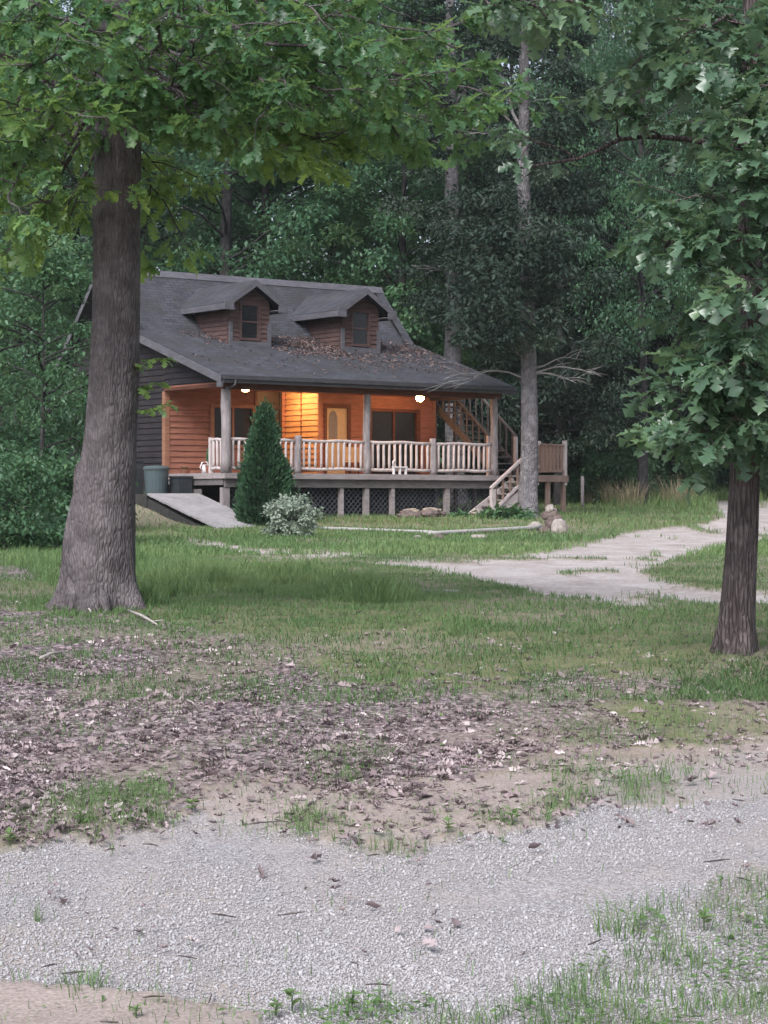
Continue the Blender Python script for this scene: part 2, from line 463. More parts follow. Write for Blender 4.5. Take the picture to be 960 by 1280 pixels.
c = t.mix(t.attr('sand'), c, sand)
c = t.mix(t.attr('stone'), c, t.ramp(gs.outputs[1], [(0, (.25, .25, .25)), (1, (.6, .6, .62))]))
c = t.mix(t.attr('gravel'), c, grav)
c = t.mix(t.math('MULTIPLY', t.attr('turf'), .6), c, t.mix(.5, gr, soil))
c = t.mix(t.attr('drive'), c, drv)
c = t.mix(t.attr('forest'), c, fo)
hh = t.math('ADD', t.math('MULTIPLY', t.math('SUBTRACT', 1.0, vd), t.attr('gravel')), t.math('MULTIPLY', fine, .6))
b1 = t.bump(hh, .7, .012)
M['ground'] = t.done(t.bsdf(c, .95, .12, b1))

# ------------------------------------------------------------------ ground mesh: one sheet, cut along the edges of the driveways
def build_ground():
    ys = [2.5]
    while ys[-1] < 95: ys.append(ys[-1] * (1.0036 if ys[-1] > 6 else 1.03))
    while ys[-1] < 600: ys.append(ys[-1] * 1.03)
    ys = np.array(ys)
    s0 = np.linspace(-.215, .215, 250)
    ext = []; a, d = .215, .0018
    while a < 3.2:
        d *= 1.16; a += d; ext.append(a)
    ext = np.array(ext)
    ss = np.concatenate([-ext[::-1], s0, ext])
    Yg = np.repeat(ys[:, None], len(ss), 1)
    X = ss[None, :] * (Yg + 2.0 * (Yg < 0))
    Z = gz(X, Yg)
    m, px, row = masks(X, Yg)
    # leaf litter and turf lumps
    Z = Z + m['litter'] * .02 * fbm(X * 14, Yg * 14, 0, 51, 2) + m['grass'] * .03 * fbm(X * 5, Yg * 5, 0, 52, 2)
    Z = Z - .03 * m['drive'] - .02 * m['gravel']
    V = np.stack([X, Yg, Z], -1).reshape(-1, 3)
    ny, nx = Yg.shape
    i = np.arange(ny - 1)[:, None] * nx + np.arange(nx - 1)[None, :]
    Q = np.stack([i, i + 1, i + nx + 1, i + nx], -1).reshape(-1, 4)
    at = {k: m[k].ravel() for k in ('gravel', 'sand', 'drive', 'litter', 'grass', 'forest', 'stone', 'turf')}
    gf = at['gravel'][Q].mean(1) > .5
    df = at['drive'][Q].mean(1) > .5
    def part(name, sel):
        q = Q[sel]; u, inv = np.unique(q, return_inverse=True)
        o = fast_mesh(name, V[u], inv.reshape(-1, 4), M['ground'], None, True, {k: a[u] for k, a in at.items()})
        o['kind'] = 'structure'; return o
    part('ground', ~(gf | df)); part('gravel_road', gf); part('driveway', df)
build_ground()

# ------------------------------------------------------------------ ground cover
def rand_ground(n, y0, y1, smax=.235, power=1.0):
    """points spread so that their density thins out with distance"""
    u = rng.random(n)
    y = (y0 ** (1 - power) + u * (y1 ** (1 - power) - y0 ** (1 - power))) ** (1 / (1 - power)) if power != 1 else y0 * (y1 / y0) ** u
    s = rng.uniform(-smax, smax, n)
    return s * y, y

def ground_scatter(name, X, Y, tmpl, size, tone, mat, lift=0., upright=True, flat=.5, wid=1.0, kind='stuff', lean=.35):
    n = len(X)
    pos = np.stack([X, Y, gz(X, Y) + lift], 1)
    a = rng.uniform(0, 2 * PI, n)
    if upright:       # blades: template y is along the ground bend, z is up
        R = np.zeros((n, 3, 3))
        R[:, 0, 0] = np.cos(a); R[:, 0, 1] = -np.sin(a); R[:, 1, 0] = np.sin(a); R[:, 1, 1] = np.cos(a); R[:, 2, 2] = 1
        sc = np.stack([wid, size * rng.uniform(.3, 2.6, n), size], 1)
    else:
        d = np.stack([np.cos(a), np.sin(a), rng.normal(0, .25, n)], 1)
        nr = np.stack([rng.normal(0, flat, n), rng.normal(0, flat, n), np.ones(n)], 1)
        R = frames(d, nr); sc = np.stack([size * rng.uniform(.45, 1.0, n), size, size * rng.uniform(.5, 1.5, n)], 1)
    V, Fc, tn = scatter(tmpl[0], tmpl[1], pos, R, sc, tone)
    return tag(fast_mesh(name, V, Fc, mat, attrs={'tone': tn}), kind=kind)

# stones of the near gravel
X, Y = rand_ground(310000, 6.0, 10.2, .29, 1.8)
mk, px, row = masks(X, Y)
k = (mk['gravel'] * (1 - .65 * mk['turf']) > rng.random(len(X)) * .9) & (fbm(X * 1.8, Y * 1.2, 0, 61, 4) > .22 + .42 * rng.random(len(X)))
k |= (mk['weed'] * .12 + mk['sand'] * .34 * sstep(.35, .7, fbm(X * 4, Y * 3, 0, 62, 3)) > rng.random(len(X)))
X, Y = X[k], Y[k]; n = len(X)
A, B_, Cc = rng.normal(size=(3, n, 3))
R = frames(A, B_)
sz = np.clip(rng.lognormal(math.log(.0038), .42, n), .002, .012)
sc = np.stack([sz, sz * rng.uniform(.6, 1.1, n), sz * rng.uniform(.45, .9, n)], 1)
jit = OCT[0] * (1 + .15 * rng.normal(size=(6, 1)))
V, Fc, tn = scatter(jit, OCT[1], np.stack([X, Y, gz(X, Y) - .018 + sz * .2], 1), R, sc, np.clip(rng.normal(.5, .22, n), 0, 1))
t = NT('gravel stone')
c = t.ramp(t.attr('tone'), [(0, (.22, .207, .21)), (.35, (.315, .30, .305)), (.7, (.385, .372, .382)), (1, (.52, .507, .52))])
c = t.mix(.25, c, t.ramp(t.noise(t.coord('Object'), 160, 3), [(.3, (.25, .24, .24)), (.7, (.62, .60, .60))]))
M['stone'] = t.done(t.bsdf(c, .9, .2))
tag(fast_mesh('gravel', V, Fc, M['stone'], attrs={'tone': tn}), kind='stuff')

# fallen leaves
X, Y = rand_ground(150000, 7.5, 27, .25, 1.4)
mk, px, row = masks(X, Y)
dens = np.clip(mk['litter'] * 1.0 + .26 * (mk['grass'] > .2) * (1 - sstep(16, 21, Y)) + .10 * mk['sand'] + .006 * mk['gravel'], 0, 1)
k = dens * (.22 + .78 * sstep(.40, .62, fbm(X * 2.4, Y * 1.5, 0, 72, 3))) * (1 - .55 * sstep(14, 17.5, Y + .25 * X)) * (1 - .3 * sstep(690, 800, px)) > rng.random(len(X))
X, Y = X[k], Y[k]; n = len(X)
sz = np.clip(rng.lognormal(math.log(.031), .42, n), .010, .07); tn = np.clip(rng.beta(1.5, 2.3, n) * (.6 + .8 * fbm(X * 1.2, Y, 0, 71, 3)), 0, 1)
q = (rng.random(n) < .6) & (Y < 16)
OAKD = (OAK[0] * [1, 1, 1] + np.stack([0 * OAK[0][:, 0], 0 * OAK[0][:, 0], .35 * np.abs(OAK[0][:, 0]) + .25 * (OAK[0][:, 1] - .5) ** 2 + .06 * np.sin(OAK[0][:, 1] * 9 + OAK[0][:, 0] * 11)], 1), OAK[1])
ground_scatter('leaf_litter', X[~q], Y[~q], DRY, sz[~q], tn[~q], M['dry_leaf'], .006, False, .6)
ground_scatter('leaf_litter', X[q], Y[q], OAKD, sz[q] * 1.45, tn[q], M['dry_leaf'], .010, False, .55)

# small broad leaved ground weeds
X, Y = rand_ground(60000, 6.2, 19, .235, 1.4)
mk, px, row = masks(X, Y)
k = np.clip(mk['weed'] * sstep(.44, .62, fbm(X * 4.5, Y * 4, 0, 73, 3)) * .75 + mk['litter'] * .22 * sstep(.52, .66, fbm(X * 2.5, Y * 2, 0, 74, 3)) + .05 * mk['sand'] * sstep(.5, .6, fbm(X * 5, Y * 4, 0, 75, 2)), 0, 1) > rng.random(len(X))
X, Y = X[k], Y[k]; n = len(X)
ground_scatter('weeds', X, Y, SIMPLE, np.clip(rng.normal(.026, .010, n), .008, .06), np.clip(rng.normal(.42, .2, n), 0, 1), M['grass'], .012, False, .5)

# little sticks and bark scraps on the gravel and in the leaves
X, Y = rand_ground(520, 6.5, 19, .25, 1.1)
mk, px, row = masks(X, Y)
k = (.18 + .8 * mk['litter'] > rng.random(len(X)))
mb = MB()
for x, y in zip(X[k], Y[k]):
    L = rng.uniform(.015, .07) * (2.2 if rng.random() < .08 else 1); a = rng.normal(0, .6) + (0 if rng.random() < .75 else 1.5)
    d = np.array([math.cos(a), math.sin(a), 0]) * L
    p = np.array([x, y, float(gz(x, y)) + .012])
    mb.tube([p - d, p + random.uniform(-.3, .3) * d + [0, random.uniform(-.08, .08) * L, random.uniform(0, .004)], p + d * random.uniform(.6, 1.2)], [.002, .0035, .002], 4)
M['twig'] = mat_wood('twig', (.05, .04, .038), (.14, .115, .105))
tag(mb.build('twig_scraps', M['twig']), kind='stuff')

# grass
def grass(name, n, y0, y1, power, key, hfun, wfun, mat, tonef, extra=None, smax=.24):
    X, Y = rand_ground(n, y0, y1, smax, power)
    mk, px, row = masks(X, Y)
    d = key(mk, px, row, X, Y)
    k = d > rng.random(n)
    X, Y, px, row = X[k], Y[k], px[k], row[k]
    mk = {a: b[k] for a, b in mk.items()}
    h = hfun(mk, X, Y) * rng.uniform(.45, 1.25, len(X))
    return ground_scatter(name, X, Y, BLADE, h, np.clip(tonef(mk, X, Y) + rng.normal(0, .16, len(X)), 0, 1), mat, -.01, True, wid=wfun(Y) * rng.uniform(.6, 1.3, len(X)))

clump = lambda X, Y, s=3.0, sd=81: sstep(.36, .6, fbm(X * s, Y * s, 0, sd, 3))
# sparse near weeds and blades round the gravel
grass('grass', 150000, 6.2, 13.2, 1.3, lambda m, p, r, X, Y: np.clip(m['weed'] * (.10 + .90 * clump(X, Y, 4)) * (.30 + .35 * (r < 1062)) + .006 * m['gravel'] * clump(X, Y, 2, 83) + .09 * m['sand'] * clump(X, Y, 3, 84) + .40 * m['litter'] * clump(X, Y, 2.2, 85) + .8 * m['grass'], 0, 1),
      lambda m, X, Y: .035 + .07 * fbm(X * 3, Y * 3, 0, 86) ** 2 + .02 * m['weed'], lambda Y: .0034 + 0 * Y, M['grass'], lambda m, X, Y: .45 + .7 * (fbm(X * 2, Y * 2, 0, 87) - .45))
grass('grass', 520000, 13, 36, 1.35, lambda m, p, r, X, Y: np.clip(m['lush'] * (.3 + .7 * clump(X, Y, 1.5, 95)) + m['grass'] * .6 * (.35 + .65 * clump(X, Y, 1.6)) * (.55 + .45 * sstep(15, 19, Y)) + m['weed'] * .5 + .8 * (np.hypot(X + 2.52, (Y - 19.3) * .7) < .75) * clump(X, Y, 3) + .30 * m['litter'] * clump(X, Y, 2, 88), 0, 1),
      lambda m, X, Y: .05 + .03 * fbm(X * 1.3, Y * 1.3, 0, 89) + m['lush'] * (1 - .8 * sstep(25, 32, Y) * (X > -3.6)) * (.02 + .20 * sstep(.42, .85, fbm(X * 2.3, Y * 1.5, 0, 90, 4))), lambda Y: .005 + .00016 * Y, M['grass'],
      lambda m, X, Y: .30 + .35 * m['lush'] - .10 * (1 - sstep(15, 20, Y)) + .9 * (fbm(X * .8, Y * .5, 0, 91) - .5))
grass('grass', 215000, 36, 90, 1.0, lambda m, p, r, X, Y: np.clip(m['grass'] * (.55 + .45 * clump(X, Y, 1.0)), 0, 1) * ((p < 190) + (p > 180) * 1.0 > 0),
      lambda m, X, Y: .07 + .10 * fbm(X * .7, Y * .5, 0, 92) + .45 * sstep(67, 74, Y) * sstep(7, 8.5, X + .0 * Y), lambda Y: .009 + .00022 * Y, M['grass'],
      lambda m, X, Y: .55 + .9 * (fbm(X * .4, Y * .25, 0, 93) - .5) + .25 * sstep(64, 72, Y))
# ------------------------------------------------------------------ the cabin
TH = math.atan2(.6, .8)
H0 = np.array([-4.42, 60.0, EYE - .30])
def HW(u, v, z):
    return np.array([H0[0] + .8 * u - .6 * v, H0[1] + .6 * u + .8 * v, H0[2] + z])
cabin = thing('cabin', 'brown wooden cabin with a lit front porch, two dormers and a grey shingle roof', 'cabin', H0, TH)

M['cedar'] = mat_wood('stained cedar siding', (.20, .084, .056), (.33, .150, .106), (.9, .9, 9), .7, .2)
M['cedar_lit'] = mat_wood('lamp lightened siding', (.31, .165, .085), (.48, .28, .15), (.9, .9, 9), .6, .2)  # entry side wall: lamp light put into a paler siding colour
M['cedar_shaded'] = mat_wood('grey brown shaded siding', (.018, .016, .018), (.040, .034, .037), (.9, .9, 9), .85, .2)  # grey brown boards, with the gable's shade put into the colour
M['dormer_wood'] = mat_wood('dormer siding', (.065, .040, .036), (.135, .085, .077), (.9, .9, 9), .85, .2)
M['trim'] = mat_wood('grey trim paint', (.085, .083, .094), (.14, .136, .15), (1, 1, 6), .6, .05)
M['trim_dark'] = mat_plain('dark gutter', (.055, .053, .058), .5, .3)
M['trim_brown'] = mat_wood('brown trim', (.075, .030, .018), (.14, .055, .032), (1, 1, 6), .6, .08)
M['trim_wood'] = mat_wood('orange wood trim', (.21, .10, .062), (.32, .165, .105), (1, 1, 8), .6, .1)
M['log'] = mat_wood('peeled log', (.20, .175, .175), (.38, .335, .33), (5, 5, 1.2), .8, .5)
M['rail'] = mat_wood('peeled rail wood', (.43, .37, .355), (.62, .545, .525), (3, 3, 2), .8, .4)
M['deck'] = mat_wood('weathered deck board', (.23, .20, .195), (.38, .335, .325), (1, 6, 6), .85, .3)
M['deck_dark'] = mat_wood('old beam', (.10, .09, .088), (.19, .17, .165), (1, 6, 6), .9, .3)
M['picket'] = mat_wood('brown picket', (.20, .135, .11), (.33, .235, .195), (5, 5, 1.2), .85, .3)
M['lattice'] = mat_plain('dark lattice', (.075, .078, .088), .85, .2)
M['block'] = mat_plain('foundation block', (.05, .048, .046), .95, .1)
M['cream'] = mat_plain('cream door paint', (.40, .31, .20), .5, .3, .08)
M['pane'] = mat_plain('dark window glass', (.018, .020, .022), .08, .5, .1)
M['grey_glass'] = mat_plain('grey leaded glass', (.16, .15, .14), .2, .5, .15)
M['white'] = mat_plain('white paint', (.70, .67, .68), .6, .3, .08)
M['metal'] = mat_plain('pale metal', (.45, .46, .48), .4, .5, .1)
t = NT('roof shingles')
tc = t.n('TexCoord'); sp = t.n('SeparateXYZ'); t.t.links.new(tc.outputs['Object'], sp.inputs[0])
cb = t.n('CombineXYZ'); t.t.links.new(sp.outputs[0], cb.inputs[0])
t.t.links.new(t.math('ADD', sp.outputs[2], t.math('MULTIPLY', sp.outputs[1], .6)), cb.inputs[1])
br = t.n('TexBrick'); t.t.links.new(cb.outputs[0], br.inputs[0])
for k, v in (('Color1', (.2, .2, .2, 1)), ('Color2', (.8, .8, .8, 1)), ('Mortar', (0, 0, 0, 1))): br.inputs[k].default_value = v
br.inputs['Scale'].default_value = 1; br.inputs['Brick Width'].default_value = .32; br.inputs['Row Height'].default_value = .14; br.inputs['Mortar Size'].default_value = .012
n1 = t.noise(t.coord('Object', (1, 1.2, 1.2)), .9, 6, .65); n2 = t.noise(t.coord('Object'), 30, 3)
n3 = t.noise(t.coord('Object', (2.5, .6, .6)), 1.0, 4)
c = t.ramp(br.outputs[0], [(0, (.014, .015, .019)), (.3, (.035, .038, .047)), (.8, (.076, .082, .098))])
c = t.mix(t.ramp(n1, [(.40, (0,)), (.6, (.85,))]), c, (.034, .030, .030))
c = t.mix(t.ramp(n3, [(.5, (0,)), (.75, (.4,))]), c, (.10, .102, .116))
c = t.mix(.3, c, t.ramp(n2, [(.3, (.02, .02, .024)), (.7, (.13, .13, .142))]))
M['shingle'] = t.done(t.bsdf(c, .9, .25, t.bump(t.math('ADD', br.outputs[0], t.math('MULTIPLY', n2, .6)), .6, .02)))

def lamp_mat(name, col, st):
    t = NT(name); e = t.n('Emission'); t.put(e, 'Color', col); t.put(e, 'Strength', st)
    return t.done(e.outputs[0])
M['glow'] = lamp_mat('lit globe', (1.0, .52, .22), 95)
M['glow_dome'] = lamp_mat('lit dome', (1.0, .50, .20), 9)
M['fill_disc'] = lamp_mat('added fill disc', (1.0, .54, .24), 260)  # added light for the door wall, not a lamp of the porch
M['glow_bulb'] = lamp_mat('lit entry bulb', (1.0, .58, .25), 230)

D = 1.17
VE, ZE = -.45, 3.864
VB, ZB = 4.65, 5.47
VR, ZR = 6.44, 7.39
VK, ZK = 9.95, 7.39 - (9.95 - 6.44) * 1.0726
U0, U1 = -.40, 10.2
VW = 3.17
def roof_z(v):
    return np.interp(v, [VE, VB, VR, VK], [ZE, ZB, ZR, ZK])

def rect_minus(rects, hole):
    out = []
    a0, a1, z0, z1 = hole
    for (b0, b1, y0, y1) in rects:
        if b1 <= a0 or b0 >= a1 or y1 <= z0 or y0 >= z1:
            out.append((b0, b1, y0, y1)); continue
        if b0 < a0: out.append((b0, a0, y0, y1))
        if b1 > a1: out.append((a1, b1, y0, y1))
        m0, m1 = max(b0, a0), min(b1, a1)
        if y0 < z0: out.append((m0, m1, y0, z0))
        if y1 > z1: out.append((m0, m1, z1, y1))
    return out

def siding(axis, fixed, out, a0, a1, z0, z1, holes=(), lim=None, course=.17, th=.035, back=.10):
    """a wall of lapped boards; lim(z) gives the (a0, a1) span under a sloping roof"""
    mb = MB()
    def pt(a, z, o):
        w = fixed + out * o
        return (a, w, z) if axis == 'u' else (w, a, z)
    # backing
    if lim is None:
        rs = [(a0, a1, z0, z1)]
        for h in holes: rs = rect_minus(rs, h)
        for (b0, b1, y0, y1) in rs:
            p, q = pt(b0, y0, -back), pt(b1, y1, 0)
            mb.box(np.minimum(p, q), np.maximum(p, q))
    z = z0
    while z < z1 - 1e-6:
        zt = min(z + course, z1)
        if lim is not None:
            (l0, l1), (h0, h1) = lim(z), lim(zt)
            if l1 - l0 < .02: break
            h0, h1 = (h0, h1) if h1 > h0 else ((h0 + h1) / 2,) * 2
            P = [pt(l0, z, -back), pt(l1, z, -back), pt(l1, z, th), pt(l0, z, th), pt(h0, zt, -back), pt(h1, zt, -back), pt(h1, zt, .006), pt(h0, zt, .006)]
            mb.hexa(P)
        else:
            rs = [(a0, a1, z, zt)]
            for h in holes: rs = rect_minus(rs, h)
            for (b0, b1, y0, y1) in rs:
                o0 = th - (th - .006) * (y0 - z) / course; o1 = th - (th - .006) * (y1 - z) / course
                mb.hexa([pt(b0, y0, .001), pt(b1, y0, .001), pt(b1, y0, o0), pt(b0, y0, o0), pt(b0, y1, .001), pt(b1, y1, .001), pt(b1, y1, o1), pt(b0, y1, o1)])
        z = zt
    return mb

# ---- walls
win_hole = (1.60, 3.02, 2.05, 3.14)
siding('u', VW, -1, 0, 3.16, D, 3.66, [win_hole]).build('wall', M['cedar'], cabin)
siding('u', VW, -1, 5.40, 9.90, D, 3.66, [(5.58, 6.58, D, 3.36), (7.37, 9.19, D, 3.17)]).build('wall', M['cedar'], cabin)
siding('v', 5.40, -1, VW + .004, 4.90, D, 3.95).build('wall', M['cedar_lit'], cabin)['label'] = 'entry side wall glowing in the lamp light'
siding('u', 4.90, -1, 3.16, 5.36, D, 3.95, [(3.95, 5.22, D, 3.96)]).build('wall', M['cedar'], cabin)
siding('v', 3.16, 1, VW + .1, 4.90, D, 3.95).build('wall', M['cedar'], cabin)
gl = lambda z: (VW if z < 5.0 else float(np.interp(z, [roof_z(VW) - .05, ZB, ZR], [VW, VB, VR])), float(np.interp(z, [ZK, ZR], [9.7, VR])) - .05)
siding('v', 0.0, -1, 0, 0, -.2, 7.3, lim=gl).build('wall', M['cedar_shaded'], cabin)['label'] = 'dark gable wall with shade painted into its siding'
siding('v', 9.90, 1, 0, 0, -.2, 7.3, lim=gl).build('wall', M['cedar_shaded'], cabin)
MB().box((.1, 9.5, -.3), (9.8, 9.6, 3.6)).build('wall', M['cedar_shaded'], cabin)
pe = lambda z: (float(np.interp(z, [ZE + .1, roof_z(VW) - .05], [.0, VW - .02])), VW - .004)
siding('v', 0.0, -1, 0, 0, 3.57, 4.9, lim=pe).build('wall', M['cedar_shaded'], cabin)
siding('v', 9.78, 1, 0, 0, 3.57, 4.9, lim=pe).build('wall', M['cedar_shaded'], cabin)
MB().box((.02, VW + .02, -.6), (9.88, VW + .25, D - .01)).build('foundation', M['block'], cabin)
for lo, hi in [((a, v, D), (b, v + .045, 3.655)) for (a, b, v) in ((-.045, .10, VW - .05), (3.07, 3.165, VW - .05), (5.365, 5.47, VW - .052), (9.80, 9.93, VW - .05))] + [((-.05, VW - .004, D), (-.003, VW + .12, 3.56)), ((5.36, 4.02, D + .02), (5.397, 4.07, 3.9))]:
    MB().box(lo, hi).build('corner_trim', M['trim_wood'] if lo[0] != 5.36 else M['trim_brown'], cabin)
# ceiling and beams
MB().box((-.05, VE + .05, 3.66), (9.95, VW, 3.70)).build('porch_ceiling', M['cedar'], cabin)
MB().box((3.1, VW, 3.95), (5.45, 4.95, 4.0)).build('entry_ceiling', M['cedar'], cabin)
MB().box((3.16, VW - .0, 3.70), (5.4, VW + .09, 3.949)).build('entry_lintel', M['cedar_shaded'], cabin)
mb = MB(); mb.box((-.12, -.10, 3.50), (9.92, .10, 3.655)); mb.box((-.10, .10, 3.561), (.08, VW - .06, 3.655)); mb.box((9.72, .10, 3.561), (9.90, VW - .06, 3.655))
mb.build('porch_beam', M['trim_brown'], cabin)

# ---- roof
def slab(mb, a, b, u0, u1, th=.11):
    (va, za), (vb, zb) = a, b
    mb.hexa([(u0, va, za - th), (u1, va, za - th), (u1, vb, zb - th), (u0, vb, zb - th), (u0, va, za), (u1, va, za), (u1, vb, zb), (u0, vb, zb)])
mb = MB()
slab(mb, (VE, ZE), (VB, ZB), U0, U1); slab(mb, (VB, ZB), (VR, ZR), U0, U1); slab(mb, (VK, ZK), (VR, ZR), U0, U1)
roof = mb.build('roof', M['shingle'], cabin)
mb = MB()
mb.hexa([(U0 - .02, VR - .17, ZR - .15), (U1 + .02, VR - .17, ZR - .15), (U1 + .02, VR + .17, ZR - .15), (U0 - .02, VR + .17, ZR - .15),
         (U0 - .02, VR - .04, ZR + .06), (U1 + .02, VR - .04, ZR + .06), (U1 + .02, VR + .04, ZR + .06), (U0 - .02, VR + .04, ZR + .06)])
mb.build('ridge_cap', M['trim'], roof)
MB().box((U0 + .035, VE - .03, ZE - .22), (U1, VE - .002, ZE - .015)).build('eave_board', M['trim_dark'], cabin)
for u in (U0 - .032, U1 + .002):
    mb = MB()
    for a, b in (((VE, ZE), (VB, ZB)), ((VB, ZB), (VR, ZR)), ((VK, ZK), (VR, ZR))):
        (va, za), (vb, zb) = a, b
        mb.hexa([(u, va, za - .24), (u + .03, va, za - .24), (u + .03, vb, zb - .24), (u, vb, zb - .24), (u, va, za - .02), (u + .03, va, za - .02), (u + .03, vb, zb - .02), (u, vb, zb - .02)])
    if u < 0: mb.box((U0 - .031, VE - .032, ZE - .34), (U0 + .03, VE + .2, ZE - .2))
    mb.build('fascia', M['trim'], cabin)
MB().box((U0 + .03, VE - .09, ZE - .12), (U1 - .05, VE - .032, ZE - .04)).build('gutter', M['trim_dark'], cabin)
mb = MB(); mb.tube([(0.02, VE - .06, ZE - .1), (.02, VE - .05, ZE - .26), (.02, -.18, ZE - .36)], .03, 8); mb.build('downspout', M['trim'], cabin)
v_ = 5.55; MB().tube([(5.05, v_, roof_z(v_) - .1), (5.05, v_, roof_z(v_) + .38)], .055, 10).build('vent_pipe', M['metal'], roof)

# ---- dormers
def dormer(uc):
    hw = .70; zb = 5.0; za = 6.94; sl = .66; vf = 2.80
    und = lambda x: za - .13 - abs(x) * sl
    def lim(z):
        w = hw if z < und(hw) else max((za - .13 - z) / sl, 0)
        return (uc - w, uc + w)
    wh = (uc - .30, uc + .30, 5.24, 6.20)
    # front wall boards with the window opening left free
    mb = MB(); z = zb - .02
    while z < 6.78:
        zt = z + .14
        (l0, l1), (h0, h1) = lim(z), lim(zt)
        segs = [((l0, l1), (h0, h1))]
        if z < wh[3] and zt > wh[2]: segs = [((l0, wh[0]), (h0, wh[0])), ((wh[1], l1), (wh[1], h1))]
        for (x0, x1), (y0, y1) in segs:
            if x1 - x0 > .02: mb.hexa([(x0, VW + .08, z), (x1, VW + .08, z), (x1, VW - .03, z), (x0, VW - .03, z), (y0, VW + .08, zt), (y1, VW + .08, zt), (y1, VW - .004, zt), (y0, VW - .004, zt)])
        z = zt
    d = mb.build('dormer', M['dormer_wood'], cabin)
    for s in (-1, 1):
        siding('v', uc + s * hw, s, VW + .09, 5.75, zb - .1, und(hw) + .02, course=.14, th=.03, back=.08).build('dormer_side', M['dormer_wood'], d)
    mb = MB()
    for s in (-1, 1):
        ue = 1.09
        a = [(uc, vf, za), (uc + s * ue, vf, za - ue * sl), (uc + s * ue, VB + (za - ue * sl - ZB) / 1.0726 + .06, za - ue * sl), (uc, VB + (za - ZB) / 1.0726 + .06, za)]
        b = [(x, v, z - .09) for x, v, z in a]
        P = b + a if s < 0 else b[::-1] + a[::-1]
        mb.hexa(P)
    rf = mb.build('dormer_roof', M['shingle'], d)
    mb = MB()
    for s in (-1, 1):
        p = lambda x, dz, v: (uc + s * x, v, za - x * sl + dz)
        for (x0, x1, lo) in ((0, 1.10, -.19),):
            mb.hexa([p(x0, lo, vf - .032), p(x1, lo, vf - .032), p(x1, lo, vf - .002), p(x0, lo, vf - .002), p(x0, -.012, vf - .032), p(x1, -.012, vf - .032), p(x1, -.012, vf - .002), p(x0, -.012, vf - .002)])
        xs = sorted((uc + s * .80, uc + s * 1.11))
        mb.box((xs[0], vf - .03, za - 1.1 * sl - .20), (xs[1], vf + .02, za - .8 * sl - .1))          # boxed return
        xs = sorted((uc + s * 1.092, uc + s * 1.122))
        mb.box((xs[0], vf - .03, za - 1.1 * sl - .19), (xs[1], 5.3, za - 1.1 * sl - .02))             # side fascia
        xs = sorted((uc + s * .705, uc + s * 1.09))
        mb.box((xs[0], vf + .02, za - 1.1 * sl - .16), (xs[1], 5.3, za - 1.1 * sl - .13))             # soffit
        xs = sorted((uc + s * .62, uc + s * .745))
        mb.box((xs[0], VW - .055, zb - .02), (xs[1], VW - .012, 5.7 if s < 0 else 5.7))
    mb.box((uc - .74, VW - .06, zb - .06), (uc + .74, VW - .013, zb + .13))
    mb.build('dormer_trim', M['trim'], d)
    fr = MB()
    fr.box((wh[0] - .07, VW - .05, wh[2] - .07), (wh[0], VW + .06, wh[3] + .07)); fr.box((wh[1], VW - .05, wh[2] - .07), (wh[1] + .07, VW + .06, wh[3] + .07))
    fr.box((wh[0], VW - .049, wh[3]), (wh[1], VW + .06, wh[3] + .07)); fr.box((wh[0], VW - .06, wh[2] - .08), (wh[1], VW + .06, wh[2]))
    zm = (wh[2] + wh[3]) / 2
    fr.box((wh[0], VW - .012, zm - .025), (wh[1], VW + .03, zm + .025)); 
    for x in (wh[0], wh[1] - .03): fr.box((x + .001, VW - .012, wh[2] + .001), (x + .029, VW + .03, wh[3] - .001))
    fr.build('window', M['dormer_wood'], d)
    MB().box((wh[0] + .002, VW + .012, wh[2] + .002), (wh[1] - .002, VW + .018, wh[3] - .002)).build('pane', M['pane'], d)
dormer(2.90); dormer(6.98)

# ---- windows and doors
def window_unit(name, h, mat, mull=1, sill=True, parent=cabin, v=VW, fw=.10):
    a0, a1, z0, z1 = h; mb = MB()
    mb.box((a0 - fw, v - .06, z0 - .0), (a0 + .03, v + .07, z1)); mb.box((a1 - .03, v - .06, z0 - .0), (a1 + fw, v + .07, z1))
    mb.box((a0 - fw, v - .062, z1), (a1 + fw, v + .07, z1 + fw))
    if sill: mb.box((a0 - fw - .03, v - .085, z0 - .09), (a1 + fw + .03, v + .07, z0))
    else: mb.box((a0, v - .05, z0), (a1, v + .07, z0 + .06))
    for k in range(mull):
        x = a0 + (a1 - a0) * (k + 1) / (mull + 1); mb.box((x - .03, v - .03, z0), (x + .03, v + .05, z1))
    o = mb.build(name, mat, parent)
    MB().box((a0 + .03, v + .03, z0 + .001), (a1 - .03, v + .036, z1 - .001)).build('pane', M['pane'], o)
    return o
window_unit('window', win_hole, M['trim_wood'], 1)
window_unit('sliding_door', (7.37, 9.19, D + .005, 3.17), M['trim_brown'], 1, False)['label'] = 'dark glass sliding door'
# entry door in the recess: dark
mb = MB(); mb.box((3.95, 4.86, D), (4.03, 4.98, 3.94)); mb.box((5.14, 4.86, D), (5.22, 4.98, 3.94)); mb.box((4.03, 4.862, 3.25), (5.14, 4.905, 3.32))
M['black_door'] = mat_plain('near black door', (.020, .014, .012), .6, .2)
dd = mb.build('entry_door', M['black_door'], cabin)
MB().box((4.032, 4.91, D + .01), (5.138, 4.95, 3.94)).build('door_leaf', M['black_door'], dd)
